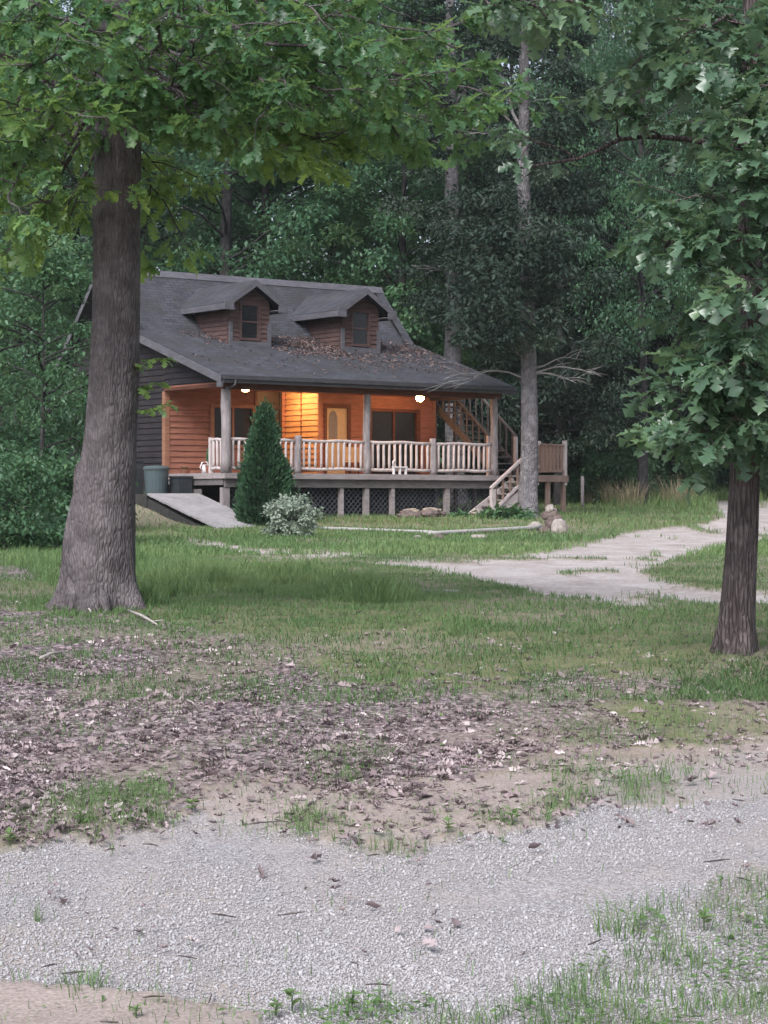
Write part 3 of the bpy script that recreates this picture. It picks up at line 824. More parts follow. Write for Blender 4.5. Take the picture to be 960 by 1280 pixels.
# cream door with an arched pane
mb = MB(); mb.box((5.58, VW - .07, D), (5.685, VW + .08, 3.36)); mb.box((6.475, VW - .07, D), (6.58, VW + .08, 3.36)); mb.box((5.685, VW - .068, 3.24), (6.475, VW + .08, 3.358))
door = mb.build('front_door', M['trim_brown'], cabin); door['label'] = 'cream front door in a dark brown frame'
lf = MB().box((5.687, VW - .005, D + .012), (6.473, VW + .05, 3.238))
lf.box((5.69, VW - .012, 2.90), (6.47, VW - .006, 2.925))
leaf = lf.build('door_leaf', M['cream'], door)
xs = [5.78 + .165 + .165 * math.cos(a) for a in np.linspace(0, PI, 9)]
zs = [2.86 + .30 * math.sin(a) for a in np.linspace(0, PI, 9)]
ring = [(6.11, 2.30)] + list(zip(xs, zs)) + [(5.78, 2.30)]
mb = MB(); n = len(ring)
mb.raw([(x, VW - .016, z) for x, z in ring] + [(x, VW - .004, z) for x, z in ring], [tuple(range(n))] + [(i, i + n, (i + 1) % n + n, (i + 1) % n) for i in range(n)])
mb.build('arched_pane', M['grey_glass'], door)
MB().tube([(6.40, VW - .02, 2.18), (6.40, VW - .07, 2.18)], .03, 10).build('handle', M['metal'], door)

# ---- deck
mb = MB(); v = -.12; k = 0
while v < VW - .01:
    mb.box((-.06, v, D - .04), (9.87, min(v + .135, VW - .02), D)); v += .142
deck = mb.build('deck', M['deck'], cabin)
mb = MB(); mb.box((-.07, -.155, D - .16), (9.88, -.123, D - .008)); mb.box((-.095, -.15, D - .16), (-.064, VW - .06, D - .009)); mb.build('deck_edge', M['deck'], cabin)
mb = MB(); mb.box((-.02, -.05, D - .40), (9.84, .02, D - .165)); mb.box((-.05, .03, D - .34), (.02, VW - .06, D - .165)); mb.box((9.8, .03, D - .34), (9.86, VW, D - .042)); mb.build('deck_beam', M['deck_dark'], cabin)
mb = MB()
for zz in (.50, .18): mb.box((-.06, 1.15, zz), (-.02, VW - .1, zz + .22))
mb.build('skirt_board', M['deck_dark'], cabin)
# tall posts
def logpost(name, u, v, z0, z1, r, sd, mat=M['log']):
    zz = np.linspace(z0, z1, 10)
    pts = np.stack([u + .02 * (vn(zz * 1.3, 0, 0, sd) - .5), v + .02 * (vn(zz * 1.3, 5, 0, sd) - .5), zz], 1)
    return MB().tube(pts, r * (1.02 - .1 * np.linspace(0, 1, 10)), 12, wob=.10, seed=sd).build(name, mat, cabin, True)
for k, (u, r) in enumerate(((0.03, .145), (4.90, .115), (9.72, .12))): logpost('porch_post', u, 0, D, 3.56, r, 20 + k)
for k, u in enumerate((2.45, 7.35)): logpost('rail_post', u, 0, D, D + 1.08, .11, 30 + k)
for u, w in ((0.03, .12), (4.0, .06), (4.9, .075), (5.85, .06), (7.9, .08), (9.7, .09)):
    MB().box((u - w, -.02 if u else 0, -.6), (u + w, .12, D - .41)).build('support_post', M['deck'] if u > .1 else M['log'], cabin)
# railings: bay by bay
bal_v, bal_f = None, None
def baluster_mesh(name, h, r, sd, mat, flat=False):
    if flat: return MB().box((-.045, -.015, 0), (.045, .015, h))
    zz = np.linspace(0, h, 5)
    pts = np.stack([.012 * (vn(zz * 4, 0, 0, sd) - .5), 0 * zz, zz], 1)
    return MB().tube(pts, r, 7, wob=.14, seed=sd)
protos = []
def railing(a, b, n, mat, flat=False, zt=.93, zb=.13, r=.048, seed=0):
    """log railing from a to b (deck level points)"""
    a = np.array(a, float); b = np.array(b, float)
    s = np.linspace(0, 1, 8); o = None
    for z, rr in ((zt, r), (zb, r * .95)):
        mb = MB()
        p = a[None] + (b - a)[None] * s[:, None]; p[:, 2] += z + .012 * np.sin(s * 9 + seed)
        if flat: mb.bar(p[0], p[-1], .09, .05)
        else: mb.tube(p, rr, 8, wob=.10, seed=seed + int(z * 10))
        if o is None: o = mb.build('railing', mat, cabin, not flat)
        else: mb.build('bottom_rail', mat, o, not flat)
    pr = [baluster_mesh('baluster', zt - zb, .036 + .006 * random.random(), seed * 3 + k, mat, flat) for k in range(3)]
    pm = [None] * 3
    ang = math.atan2(b[1] - a[1], b[0] - a[0])
    for k in range(n):
        f = (k + .5) / n; p = a + (b - a) * f; j = k % 3
        if pm[j] is None:
            q = pr[j].build('baluster', mat, o, not flat); pm[j] = q
        else:
            q = pm[j].copy(); COL.objects.link(q); q.parent = o
        q.location = (p[0], p[1], p[2] + zb); q.rotation_euler = (0, 0, ang)
    return o
for k, (a, b) in enumerate(((.17, 2.34), (2.56, 4.79), (5.01, 7.24), (7.46, 9.61))):
    railing((a, 0, D), (b, 0, D), 11, M['rail'], seed=k + 1)
railing((.03, .14, D), (.03, .72, D), 3, M['rail'], seed=9)
MB().box((-.02, .72, D), (.08, .82, D + 1.0)).build('rail_post', M['rail'], cabin)
# lattice skirting
def lattice(u0, u1, z0, z1):
    mb = MB(); hh = z1 - z0; sp = .165; w = .019
    for sgn, vv in ((1, .135), (-1, .148)):
        x = u0 - hh
        while x < u1 + hh:
            # line from (x, z0) going up at 45 degrees
            p0, p1 = (x, z0), (x + sgn * hh, z1)
            if sgn < 0: p0, p1 = (x + hh, z0), (x, z1)
            t0, t1 = 0., 1.
            dx = p1[0] - p0[0]
            for lim, s in ((u0, 1), (u1, -1)):
                f = (lim - p0[0]) / dx
                if dx * s > 0: t0 = max(t0, f)
                else: t1 = min(t1, f)
            if t1 - t0 > .03:
                A = (p0[0] + dx * t0, vv, z0 + hh * t0); B = (p0[0] + dx * t1, vv, z0 + hh * t1)
                mb.bar(A, B, .012, w * 1.6, up=(0, 1, 0)) if False else mb.hexa([(A[0] - w, vv, A[2]), (A[0] + w, vv, A[2]), (A[0] + w, vv + .01, A[2]), (A[0] - w, vv + .01, A[2]), (B[0] - w, vv, B[2]), (B[0] + w, vv, B[2]), (B[0] + w, vv + .01, B[2]), (B[0] - w, vv + .01, B[2])])
            x += sp
    mb.build('lattice_panel', M['lattice'], cabin)
for a, b in ((.2, 2.4), (2.4, 3.93), (4.07, 4.82), (4.98, 5.78), (5.92, 7.8), (8.0, 9.5)): lattice(a, b, -.15, .76)

# ---- porch lamps
def lamp(name, u, v, z, r, squash, mat, lab=None):
    th = np.linspace(.02, PI - .02, 10)
    o = MB().tube([(u, v, z + r * squash * math.cos(a)) for a in th[::-1]], [r * math.sin(a) for a in th[::-1]], 16).build(name, mat, cabin, True)
    if lab: o['label'] = lab
    MB().tube([(u, v, z + r * squash * .9), (u, v, z + r * squash * .9 + .05)], r * .7, 12).build('lamp_base', M['metal'], o)
lamp('porch_lamp', 1.73, 1.6, 3.585, .115, .5, M['glow_dome'], 'dim flat ceiling lamp')
lamp('unseen_entry_lamp', 4.75, 1.45, 3.650, .15, .06, M['fill_disc'])  # added unseen disc behind the beam, brightens the door wall
lamp('porch_lamp', 8.10, 1.6, 3.54, .125, .8, M['glow'], 'bright white globe lamp')
lamp('unseen_entry_lamp', 4.55, 3.75, 3.88, .15, .4, M['glow_bulb'])

# ---- platform and stairs on the right
mb = MB()
mb.box((9.885, -.12, D - .04), (11.45, 3.1, D)); mb.box((10.2, -1.38, D - .041), (11.45, -.123, D - .001))
mb.build('platform', M['deck'], cabin)
mb = MB(); mb.box((10.2, -1.42, D - .20), (11.46, -1.382, D - .01)); mb.box((11.452, -1.42, D - .20), (11.49, 3.1, D - .01)); mb.build('platform_edge', M['picket'], cabin)
for u, v in ((10.75, -1.3), (11.38, -1.3), (11.38, .8), (11.38, 3.0)):
    MB().box((u - .06, v - .05, -.9), (u + .06, v + .06, D - .042)).build('support_post', M['picket'], cabin)
railing((10.28, -1.32, D), (11.36, -1.32, D), 7, M['picket'], True, seed=21)
railing((11.40, -1.3, D), (11.40, .45, D), 11, M['picket'], True, seed=22)
MB().box((11.36, -1.38, D - .3), (11.46, -1.27, D + 1.06)).build('rail_post', M['rail'], cabin)
# front flight, going down to the left
a0, a1, n = 10.2, 8.50, 7
zg = -.10; mb = MB()
for k in range(1, n):
    u = a0 + (a1 - a0) * k / n; z = D + (zg - D) * k / n
    mb.box((u - .02, -1.36, z - .04), (u + .27, -.24, z))
st = mb.build('staircase', M['deck'], cabin)
for v in (-1.34, -.26): MB().bar((a0 + .1, v, D - .17), (a1 - .15, v, zg - .10), .05, .24).build('stringer', M['rail'], st)
MB().bar((a0 + .15, -1.40, D + 1.0), (a1 - .08, -1.40, zg + .86), .10, .07).build('handrail', M['rail'], st)
MB().bar((a0 + .1, -1.40, D + .28), (a1, -1.40, zg + .18), .06, .08).build('bottom_rail', M['rail'], st)
for k in range(6):
    f = (k + .6) / 6; u = a0 + (a1 - a0) * f; z = D + (zg - D) * f
    MB().box((u - .035, -1.415, z + .2), (u + .035, -1.385, z + .92)).build('baluster', M['picket'], st)
MB().box((a1 - .06, -1.45, zg - .5), (a1 + .08, -1.33, zg + .84)).build('newel', M['rail'], st)
MB().box((7.4, -1.5, zg - .25), (8.6, -.2, zg - .13)).build('landing', M['deck_dark'], st)
# rear flight, climbing along the gable to the upper floor
mb = MB(); n = 12; sl = .76; v0 = .5
for k in range(n):
    v = v0 + k * .27; z = D + (k + 1) * .27 * sl
    mb.box((10.25, v - .02, z - .045), (11.25, v + .28, z))
st2 = mb.build('staircase', M['deck_dark'], cabin)
vt = v0 + n * .27; zt = D + n * .27 * sl
for u in (10.22, 11.28): MB().bar((u, v0 - .1, D + .0), (u, vt, zt - .05), .05, .22).build('stringer', M['deck_dark'], st2)
for u in (10.20, 11.30): MB().bar((u, v0 + .3, D + .3 * sl + 1.0), (u, vt, zt + 1.0), .08, .05).build('handrail', M['deck_dark'], st2)
pm = None
for u in (10.20, 11.30):
    for k in range(9):
        v = v0 + .5 + k * .3
        if pm is None: q = pm = MB().box((-.02, -.02, .1), (.02, .02, .98)).build('baluster', M['deck_dark'], st2)
        else: q = pm.copy(); COL.objects.link(q); q.parent = st2
        q.location = (u, v, D + (v - v0) * sl)
for u in (10.20, 11.30): MB().box((u - .05, v0 + .3, D), (u + .05, v0 + .4, D + 1.24)).build('newel', M['rail'], st2)
MB().box((9.93, vt, zt - .06), (11.4, vt + 1.3, zt)).build('landing', M['deck_dark'], st2)
for u, v in ((11.3, vt + .1), (11.3, vt + 1.2)): MB().box((u - .06, v - .06, -.9), (u + .06, v + .06, zt - .061)).build('support_post', M['deck_dark'], st2)

# ---- brown needles and leaves lying on the roof
us, vs = [], []
for (u0, u1, v0, v1, n) in ((3.75, 6.25, 3.0, 4.75, 1300), (3.6, 6.2, 2.2, 3.4, 520), (7.8, 10.0, 3.0, 4.7, 700), (1.3, 2.2, 3.1, 4.6, 110), (5.0, 9.9, 1.0, 3.2, 750), (0, 10, -.3, 4.6, 320)):
    a, b = rng.uniform(u0, u1, n), rng.normal((v0 + v1) / 2, (v1 - v0) / 3.6, n)
    k = (fbm(a * 2.5, b * 2.5, 0, 101, 3) > .34); us.append(a[k]); vs.append(b[k])
us, vs = np.concatenate(us), np.concatenate(vs); k = (vs > -.3) & (vs < 4.9); us, vs = us[k], vs[k]; n = len(us)
P3 = np.stack([H0[0] + .8 * us - .6 * vs, H0[1] + .6 * us + .8 * vs, H0[2] + roof_z(vs) + .025], 1)
a = rng.uniform(0, 2 * PI, n)
R = frames(np.stack([np.cos(a), np.sin(a), rng.normal(.1, .35, n)], 1), np.stack([rng.normal(0, .4, n), rng.normal(-.3, .4, n), np.ones(n)], 1))
sz = rng.uniform(.04, .11, n)
V, Fc, tn = scatter(DRY[0], DRY[1], P3, R, np.stack([sz * .6, sz, sz], 1), np.clip(rng.normal(.5, .25, n), 0, 1))
tag(fast_mesh('leaf_debris', V, Fc, M['needle'], attrs={'tone': tn}), 'reddish dry leaves and needles lying on the cabin roof around the dormers', 'debris', kind='stuff')
# ------------------------------------------------------------------ near oaks: trunk, limbs, twigs, lobed leaves
def curve(p0, p1, sag=.0, wig=.08, n=9, seed=0):
    p0 = np.asarray(p0, float); p1 = np.asarray(p1, float); L = np.linalg.norm(p1 - p0)
    s = np.linspace(0, 1, n)[:, None]
    p = p0 + (p1 - p0) * s
    p[:, 2] += sag * L * np.sin(s[:, 0] * PI)
    for a in range(3):
        p[:, a] += wig * L * (vn(s[:, 0] * 4, a * 7.3, 0, seed) - .5) * np.sin(s[:, 0] * PI)
    return p

class Leaves:
    def __init__(s): s.p = []; s.d = []; s.n = []; s.s = []; s.t = []
    def add(s, p, d, n, sz, t): s.p.append(p); s.d.append(d); s.n.append(n); s.s.append(sz); s.t.append(t)
    def mesh(s, tmpl, mat, parent, name='crown', org=(0, 0, 0)):
        P_, d, n = np.array(s.p) - np.asarray(org)[None], np.array(s.d), np.array(s.n)
        sz = np.array(s.s); R = frames(d, n)
        sc = np.stack([sz * rng.uniform(.8, 1.15, len(sz)), sz, sz], 1)
        V, Fc, tn = scatter(tmpl[0], tmpl[1], P_, R, sc, np.clip(np.array(s.t), 0, 1))
        return fast_mesh(name, V, Fc, mat, parent, False, {'tone': tn})

def leafy_limb(mb, lv, p0, p1, r0, nsub=8, sub=.85, leaf=.15, tone=.4, start=.3, sag=.06, dens=1.0, seed=0, rnd=random, lpt=(5, 7), vary=(.6, 1.2)):
    pts = curve(p0, p1, sag, .16, 10, seed)
    L = np.linalg.norm(np.asarray(p1) - np.asarray(p0))
    mb.tube(pts, np.linspace(r0, max(.006, r0 * .18), len(pts)), 7, wob=.1, seed=seed)
    dirn = (pts[-1] - pts[0]) / L
    for k in range(nsub + 1):
        f = 1.0 if k == nsub else start + (1 - start) * (k + rnd.random()) / nsub
        i = min(int(f * 9), 8); q = pts[i] + (pts[i + 1] - pts[i]) * (f * 9 - i)
        az = rnd.gauss(0, .95)
        d = np.array([dirn[0] * math.cos(az) - dirn[1] * math.sin(az), dirn[0] * math.sin(az) + dirn[1] * math.cos(az), dirn[2] * .5 + rnd.gauss(.0, .38)])
        d /= np.linalg.norm(d)
        sl = sub * rnd.uniform(.5, 1.15) * (.7 if k == nsub else 1)
        sp = curve(q, q + d * sl, -.03, .2, 6, seed * 31 + k)
        mb.tube(sp, np.linspace(max(.007, r0 * .3), .004, 6), 5, cap=False)
        nt = max(3, int(sl / .13 * dens))
        tone_s = tone + rnd.gauss(0, .10)
        for j in range(nt + 1):
            g = 1.0 if j == nt else .12 + .88 * (j + rnd.random()) / nt
            ii = min(int(g * 5), 4); w = sp[ii] + (sp[ii + 1] - sp[ii]) * (g * 5 - ii)
            td = d + np.array([rnd.gauss(0, .75), rnd.gauss(0, .75), rnd.gauss(.0, .45)]); td /= np.linalg.norm(td)
            tl = rnd.uniform(.08, .26)
            tip = w + td * tl
            mb.tube([w, (w + tip) / 2 + [0, 0, .01], tip], [.0045, .0035, .0025], 3, cap=False)
            m = rnd.randint(*lpt)
            a0 = rnd.random() * 6.28
            e1 = np.cross(td, [0, 0, 1.0]); e1 /= np.linalg.norm(e1) + 1e-9; e2 = np.cross(e1, td)
            for q_ in range(m + 2):
                a = a0 + q_ * 2.4
                base = tip if q_ < m else w + (tip - w) * rnd.uniform(.3, .8)
                ld = td * rnd.uniform(.25, .9) + (e1 * math.cos(a) + e2 * math.sin(a) * .6) * rnd.uniform(.6, 1.1) + np.array([0, 0, -.22])
                nn = np.array([rnd.gauss(0, .42), rnd.gauss(0, .42), 1.0])
                lv.add(base, ld, nn, leaf * rnd.uniform(*vary), tone_s + rnd.gauss(0, .13))

def trunk_tube(mb, prof, n=48, lobes=5, seed=0, amp=.03):
    """prof: list of (x, y, z, r, flare)"""
    prof = np.array(prof, float)
    z = np.concatenate([np.arange(prof[0, 2], min(prof[0, 2] + 4, prof[-1, 2]), .06), np.arange(prof[0, 2] + 4, prof[-1, 2] + .01, .3)])
    c = [np.interp(z, prof[:, 2], prof[:, k]) for k in (0, 1, 3, 4)]
    for q in range(4):
        c[q] = np.convolve(np.pad(c[q], 3, mode='edge'), np.ones(7) / 7, mode='valid')
    a = np.linspace(0, 2 * PI, n, endpoint=False)
    A, Z = np.meshgrid(a, z)
    r = c[2][:, None] * (1 + c[3][:, None] * (.5 + .5 * np.cos(A * lobes + seed)) ** 1.5
        + amp * (2 * fbm(np.cos(A) * 5 + 9, np.sin(A) * 5 + 9, Z * 1.1, seed, 4) - 1) + .5 * amp * (2 * vn(np.cos(A) * 14 + 40, np.sin(A) * 14 + 40, Z * 2.5, seed + 3) - 1))
    v = np.stack([c[0][:, None] + r * np.cos(A), c[1][:, None] + r * np.sin(A), Z], -1).reshape(-1, 3)
    f = []
    m = len(z)
    for i in range(m - 1):
        for j in range(n):
            k = (j + 1) % n; f.append((i * n + j, i * n + k, (i + 1) * n + k, (i + 1) * n + j))
    mb.raw(v, f)

# ---- the big oak on the left
def big_oak():
    Y = 19.0
    base = G(124, 757); Y = base[1]
    zr = lambda row: EYE + (HOR - row) * Y / F - base[2]
    xp = lambda px: (px - 480) * Y / F - base[0]
    k = Y / F
    prof = [(xp(124), 0, -.25, 54 * k, .75), (xp(124), 0, zr(758), 46 * k, .42), (xp(124), 0, zr(740), 44 * k, .18), (xp(124), 0, zr(722), 44 * k, .08), (xp(124), 0, zr(690), 45 * k, .05), (xp(126.5), 0, zr(645), 42 * k, .02), (xp(131), 0, zr(610), 37.5 * k, .0),
            (xp(137), 0, zr(560), 33 * k, 0), (xp(142), 0, zr(490), 31.5 * k, 0), (xp(145.5), 0, zr(400), 29.5 * k, 0), (xp(145.5), 0, zr(250), 29 * k, 0), (xp(149), 0, zr(100), 28 * k, 0), (xp(152), 0, zr(-60), 26 * k, 0), (xp(160), .2, 9.5, .13, 0), (xp(170), .4, 12.5, .05, 0)]
    t = thing('oak_tree', 'big oak with a thick grey trunk rising out of the fallen leaves on the left', 'tree', base)
    mb = MB(); trunk_tube(mb, prof, 72, 5, 2, .045)
    for k_ in range(7):
        a_ = k_ * .9 + .35; L_ = random.uniform(.34, .47)
        mb.tube([(xp(124) + math.cos(a_) * .22, math.sin(a_) * .22, .20), (xp(124) + math.cos(a_ + .1) * .31, math.sin(a_ + .1) * .31, .07), (xp(124) + math.cos(a_ + .15) * L_, math.sin(a_ + .15) * L_, -.03), (xp(124) + math.cos(a_) * (L_ + .2), math.sin(a_) * (L_ + .2), -.12)], [.09, .065, .035, .015], 8, wob=.2, seed=k_)
    # a swelling low on the left side
    th = np.linspace(.05, PI - .05, 9)
    mb.tube([(xp(103), -.04, zr(612) - .26 * math.cos(a)) for a in th], [.085 * math.sin(a) for a in th], 14, wob=.25, seed=5)
    lv = Leaves()
    tr = lambda px, row, yy: np.array([(px - 480) * yy / F, yy, EYE + (HOR - row) * yy / F]) - base
    cx = lambda z: np.array([np.interp(z, [p[2] for p in prof], [p[0] for p in prof]), 0, z])
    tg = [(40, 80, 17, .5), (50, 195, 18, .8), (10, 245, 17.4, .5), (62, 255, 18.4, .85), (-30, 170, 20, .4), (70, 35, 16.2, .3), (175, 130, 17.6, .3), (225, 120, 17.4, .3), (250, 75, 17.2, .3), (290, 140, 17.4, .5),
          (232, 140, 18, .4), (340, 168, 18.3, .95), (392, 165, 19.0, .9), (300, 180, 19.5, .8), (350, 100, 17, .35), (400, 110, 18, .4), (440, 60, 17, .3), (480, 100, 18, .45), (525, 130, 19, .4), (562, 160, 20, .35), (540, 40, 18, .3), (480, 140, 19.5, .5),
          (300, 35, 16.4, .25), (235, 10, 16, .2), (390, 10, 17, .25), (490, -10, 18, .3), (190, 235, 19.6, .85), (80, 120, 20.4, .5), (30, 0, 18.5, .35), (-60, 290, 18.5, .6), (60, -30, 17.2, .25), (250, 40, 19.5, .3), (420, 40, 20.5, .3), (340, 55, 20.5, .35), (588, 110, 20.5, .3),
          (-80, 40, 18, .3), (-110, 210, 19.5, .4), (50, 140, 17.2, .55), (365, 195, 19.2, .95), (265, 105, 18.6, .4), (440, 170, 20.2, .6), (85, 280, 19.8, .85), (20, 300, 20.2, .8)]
    for i, (px, row, yy, tn) in enumerate(tg):  # low clumps toned yellow: young leaves, plus light painted into the tone
        e = tr(px, row, yy)
        zs = min(max(e[2] + random.uniform(-.1, .6), zr(150) + .5 * random.random()), 7.5)
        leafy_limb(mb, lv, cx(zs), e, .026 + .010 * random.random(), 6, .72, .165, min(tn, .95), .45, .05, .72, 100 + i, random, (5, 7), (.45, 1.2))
    for i in range(11):      # the crown above the picture
        a = random.uniform(0, 6.28); z = random.uniform(4.8, 10.5); r = random.uniform(1.2, 4.2) * (1 - max(0, z - 7) / 7)
        e = np.array([math.cos(a) * r, math.sin(a) * r * .8, z]); zs = max(3.6, z - random.uniform(.5, 1.4))
        leafy_limb(mb, lv, cx(zs), e, .05, 7, .95, .15, .35, .4, .08, .8, 300 + i)
    # a short leafy shoot low on the trunk, in front of the cabin gable
    for i, (px, row, yy) in enumerate(((206, 448, 18.9), (200, 478, 19.1), (208, 505, 19.0))):
        e = tr(px, row, yy)
        pts = curve(cx(e[2] - .12), e, .05, .1, 7, 60 + i); mb.tube(pts, np.linspace(.009, .003, 7), 5)
        for q in range(20):
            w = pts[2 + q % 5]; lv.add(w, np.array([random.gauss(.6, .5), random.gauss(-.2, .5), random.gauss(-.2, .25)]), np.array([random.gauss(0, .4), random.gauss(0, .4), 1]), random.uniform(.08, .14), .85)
    mb.build('trunk', M['bark'], t, True)
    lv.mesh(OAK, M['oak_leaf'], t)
big_oak()

# ---- the young oak on the right
def right_oak():
    base = G(920, 815); Y = base[1]; k = Y / F
    zr = lambda row: EYE + (HOR - row) * Y / F - base[2]
    xp = lambda px: (px - 480) * Y / F - base[0]
    prof = [(xp(917), 0, -.2, 31 * k, .45), (xp(917), 0, zr(818), 27 * k, .40), (xp(920), 0, zr(795), 22.5 * k, .12), (xp(922.5), 0, zr(760), 21 * k, .05), (xp(926), 0, zr(700), 20 * k, .03), (xp(931), 0, zr(600), 19 * k, 0),
            (xp(934), 0, zr(500), 17 * k, 0), (xp(938), 0, zr(300), 15 * k, 0), (xp(940), 0, zr(100), 13.5 * k, 0), (xp(945), .1, 5.2, .055, 0), (xp(955), .1, 7.6, .02, 0)]
    t = thing('oak_tree', 'young oak with a slim brown trunk and big lobed leaves at the right edge', 'tree', base)
    mb = MB(); trunk_tube(mb, prof, 48, 4, 5, .07)
    lv = Leaves()
    tr = lambda px, row, yy: np.array([(px - 480) * yy / F, yy, EYE + (HOR - row) * yy / F]) - base
    cx = lambda z: np.array([np.interp(z, [p[2] for p in prof], [p[0] for p in prof]), 0, z])
    tg = [(800, 72, 14.0, .35, 4), (855, 25, 13.8, .4, 4), (900, 85, 13.6, .35, 5), (945, 35, 14.2, .3, 5), (890, 10, 14.6, .3, 5),
          (830, 310, 13.9, .45, 4), (868, 245, 13.7, .35, 4), (925, 235, 13.5, .3, 5), (900, 300, 13.7, .35, 5), (950, 290, 13.9, .35, 5),
          (865, 400, 14.4, .3, 3), (925, 420, 13.8, .3, 5), (885, 455, 14.0, .35, 4), (940, 500, 13.8, .35, 5), (858, 512, 14.2, .35, 4), (836, 566, 14.0, .55, 4), (885, 545, 13.8, .4, 5), (925, 545, 14.2, .35, 5),
          (932, 120, 13.7, .45, 4), (928, 190, 13.6, .4, 4), (936, 345, 13.5, .4, 4), (930, 455, 13.5, .4, 4), (985, 150, 14, .3, 5), (1010, 320, 14.2, .3, 5), (1020, 480, 14.4, .3, 5), (960, 560, 14.6, .35, 5), (1040, 60, 14.5, .3, 5), (980, 400, 15.6, .3, 5), (915, 360, 15.8, .3, 4), (945, 180, 15.8, .3, 4), (900, 150, 16, .3, 3), (955, 470, 15.7, .3, 4)]
    for i, (px, row, yy, tn, ns) in enumerate(tg):
        row -= 22 * (row > 490)
        e = tr(px, row, yy)
        zs = min(max(e[2] + random.uniform(-.05, .3), zr(575)), 5.0)
        leafy_limb(mb, lv, cx(zs), e, .020, max(1, ns - 1 - (px < 890)), .25 if px < 880 else .32, .17, tn, .6, .02, .5, 500 + i, random, (4, 5), (.45, 1.25))
    # a long bare dark limb reaching left
    e = tr(640, 212, 14.2); pts = curve(cx(zr(185)), e, .05, .10, 12, 77)
    mb.tube(pts, np.linspace(.026, .006, 12), 7, wob=.15)
    for i, f in enumerate((.45, .6, .8)):
        q = pts[int(f * 11)]; leafy_limb(mb, lv, q, q + np.array([random.uniform(-.25, .1), random.uniform(-.3, .2), random.uniform(-.15, .15)]), .009, 1, .16, .13, .25, .6, .02, .3, 560 + i, random, (2, 3))
    # an overhead limb whose leaves hang into the top of the picture
    e = tr(600, -10, 13.4); p0 = cx(4.6); pts = curve(p0, e, .10, .08, 12, 78); mb.tube(pts, np.linspace(.03, .008, 12), 7)
    for i, (px, row, yy) in enumerate(((612, 22, 13.3), (650, 2, 13.5), (700, 10, 13.6), (735, -5, 13.6), (590, -15, 13.4), (760, 5, 13.7), (668, 20, 13.2))):
        q = tr(px, row, yy); j = int(np.argmin(np.linalg.norm(pts - q, axis=1)))
        leafy_limb(mb, lv, pts[j], q + [0, 0, .07], .009, 1, .20, .165, .5, .5, .02, .5, 580 + i, random, (3, 5), (.45, 1.25))
    for i in range(16):
        a = random.uniform(0, 6.28); z = random.uniform(4.6, 7.4); r = random.uniform(.5, 1.7)
        e = np.array([math.cos(a) * r, math.sin(a) * r, z]); leafy_limb(mb, lv, cx(max(3.5, z - .5)), e, .02, 5, .4, .16, .3, .4, .03, .7, 600 + i)
    mb.build('trunk', M['bark_brown'], t, True)
    lv.mesh(OAK, M['oak_leaf_dull'], t)
right_oak()

# ------------------------------------------------------------------ woodland trees
def clump_leaves(cen, rad, n, leaf, tone, up=.7, flat=.55):
    """leaves spread through flattened clumps: cen (k,3), rad (k,), n per clump"""
    k = len(cen); N = k * n
    idx = np.repeat(np.arange(k), n)
    g = rng.normal(size=(N, 3)); g /= np.linalg.norm(g, axis=1)[:, None]
    rr = rng.random(N) ** .45
    off = g * rr[:, None] * rad[idx][:, None]; off[:, 2] *= flat
    # ragged lower edge: droop with distance from the clump's middle
    off[:, 2] -= .25 * rad[idx] * (np.hypot(off[:, 0], off[:, 1]) / rad[idx]) ** 2
    p = cen[idx] + off
    d = np.stack([off[:, 0], off[:, 1], -.3 * rad[idx] + 0 * off[:, 2]], 1) + rng.normal(0, .5, (N, 3)) * rad[idx][:, None]
    nr = np.stack([rng.normal(0, 1 - up + .15, N), rng.normal(0, 1 - up + .15, N), np.ones(N)], 1)
    tn = tone[idx] + rng.normal(0, .12, N)
    return p, d, nr, leaf * rng.uniform(.6, 1.35, N), tn

def leaf_cloud(name, parts, tmpl, mat, parent, org=None, wid=1.0):
    p, d, nr, s, tn = [np.concatenate(x) for x in zip(*parts)]
    V, Fc, tv = scatter(tmpl[0], tmpl[1], p, frames(d, nr), np.stack([s * wid, s, s], 1), np.clip(tn, 0, 1))
    return fast_mesh(name, V, Fc, mat, parent, False, {'tone': tv})

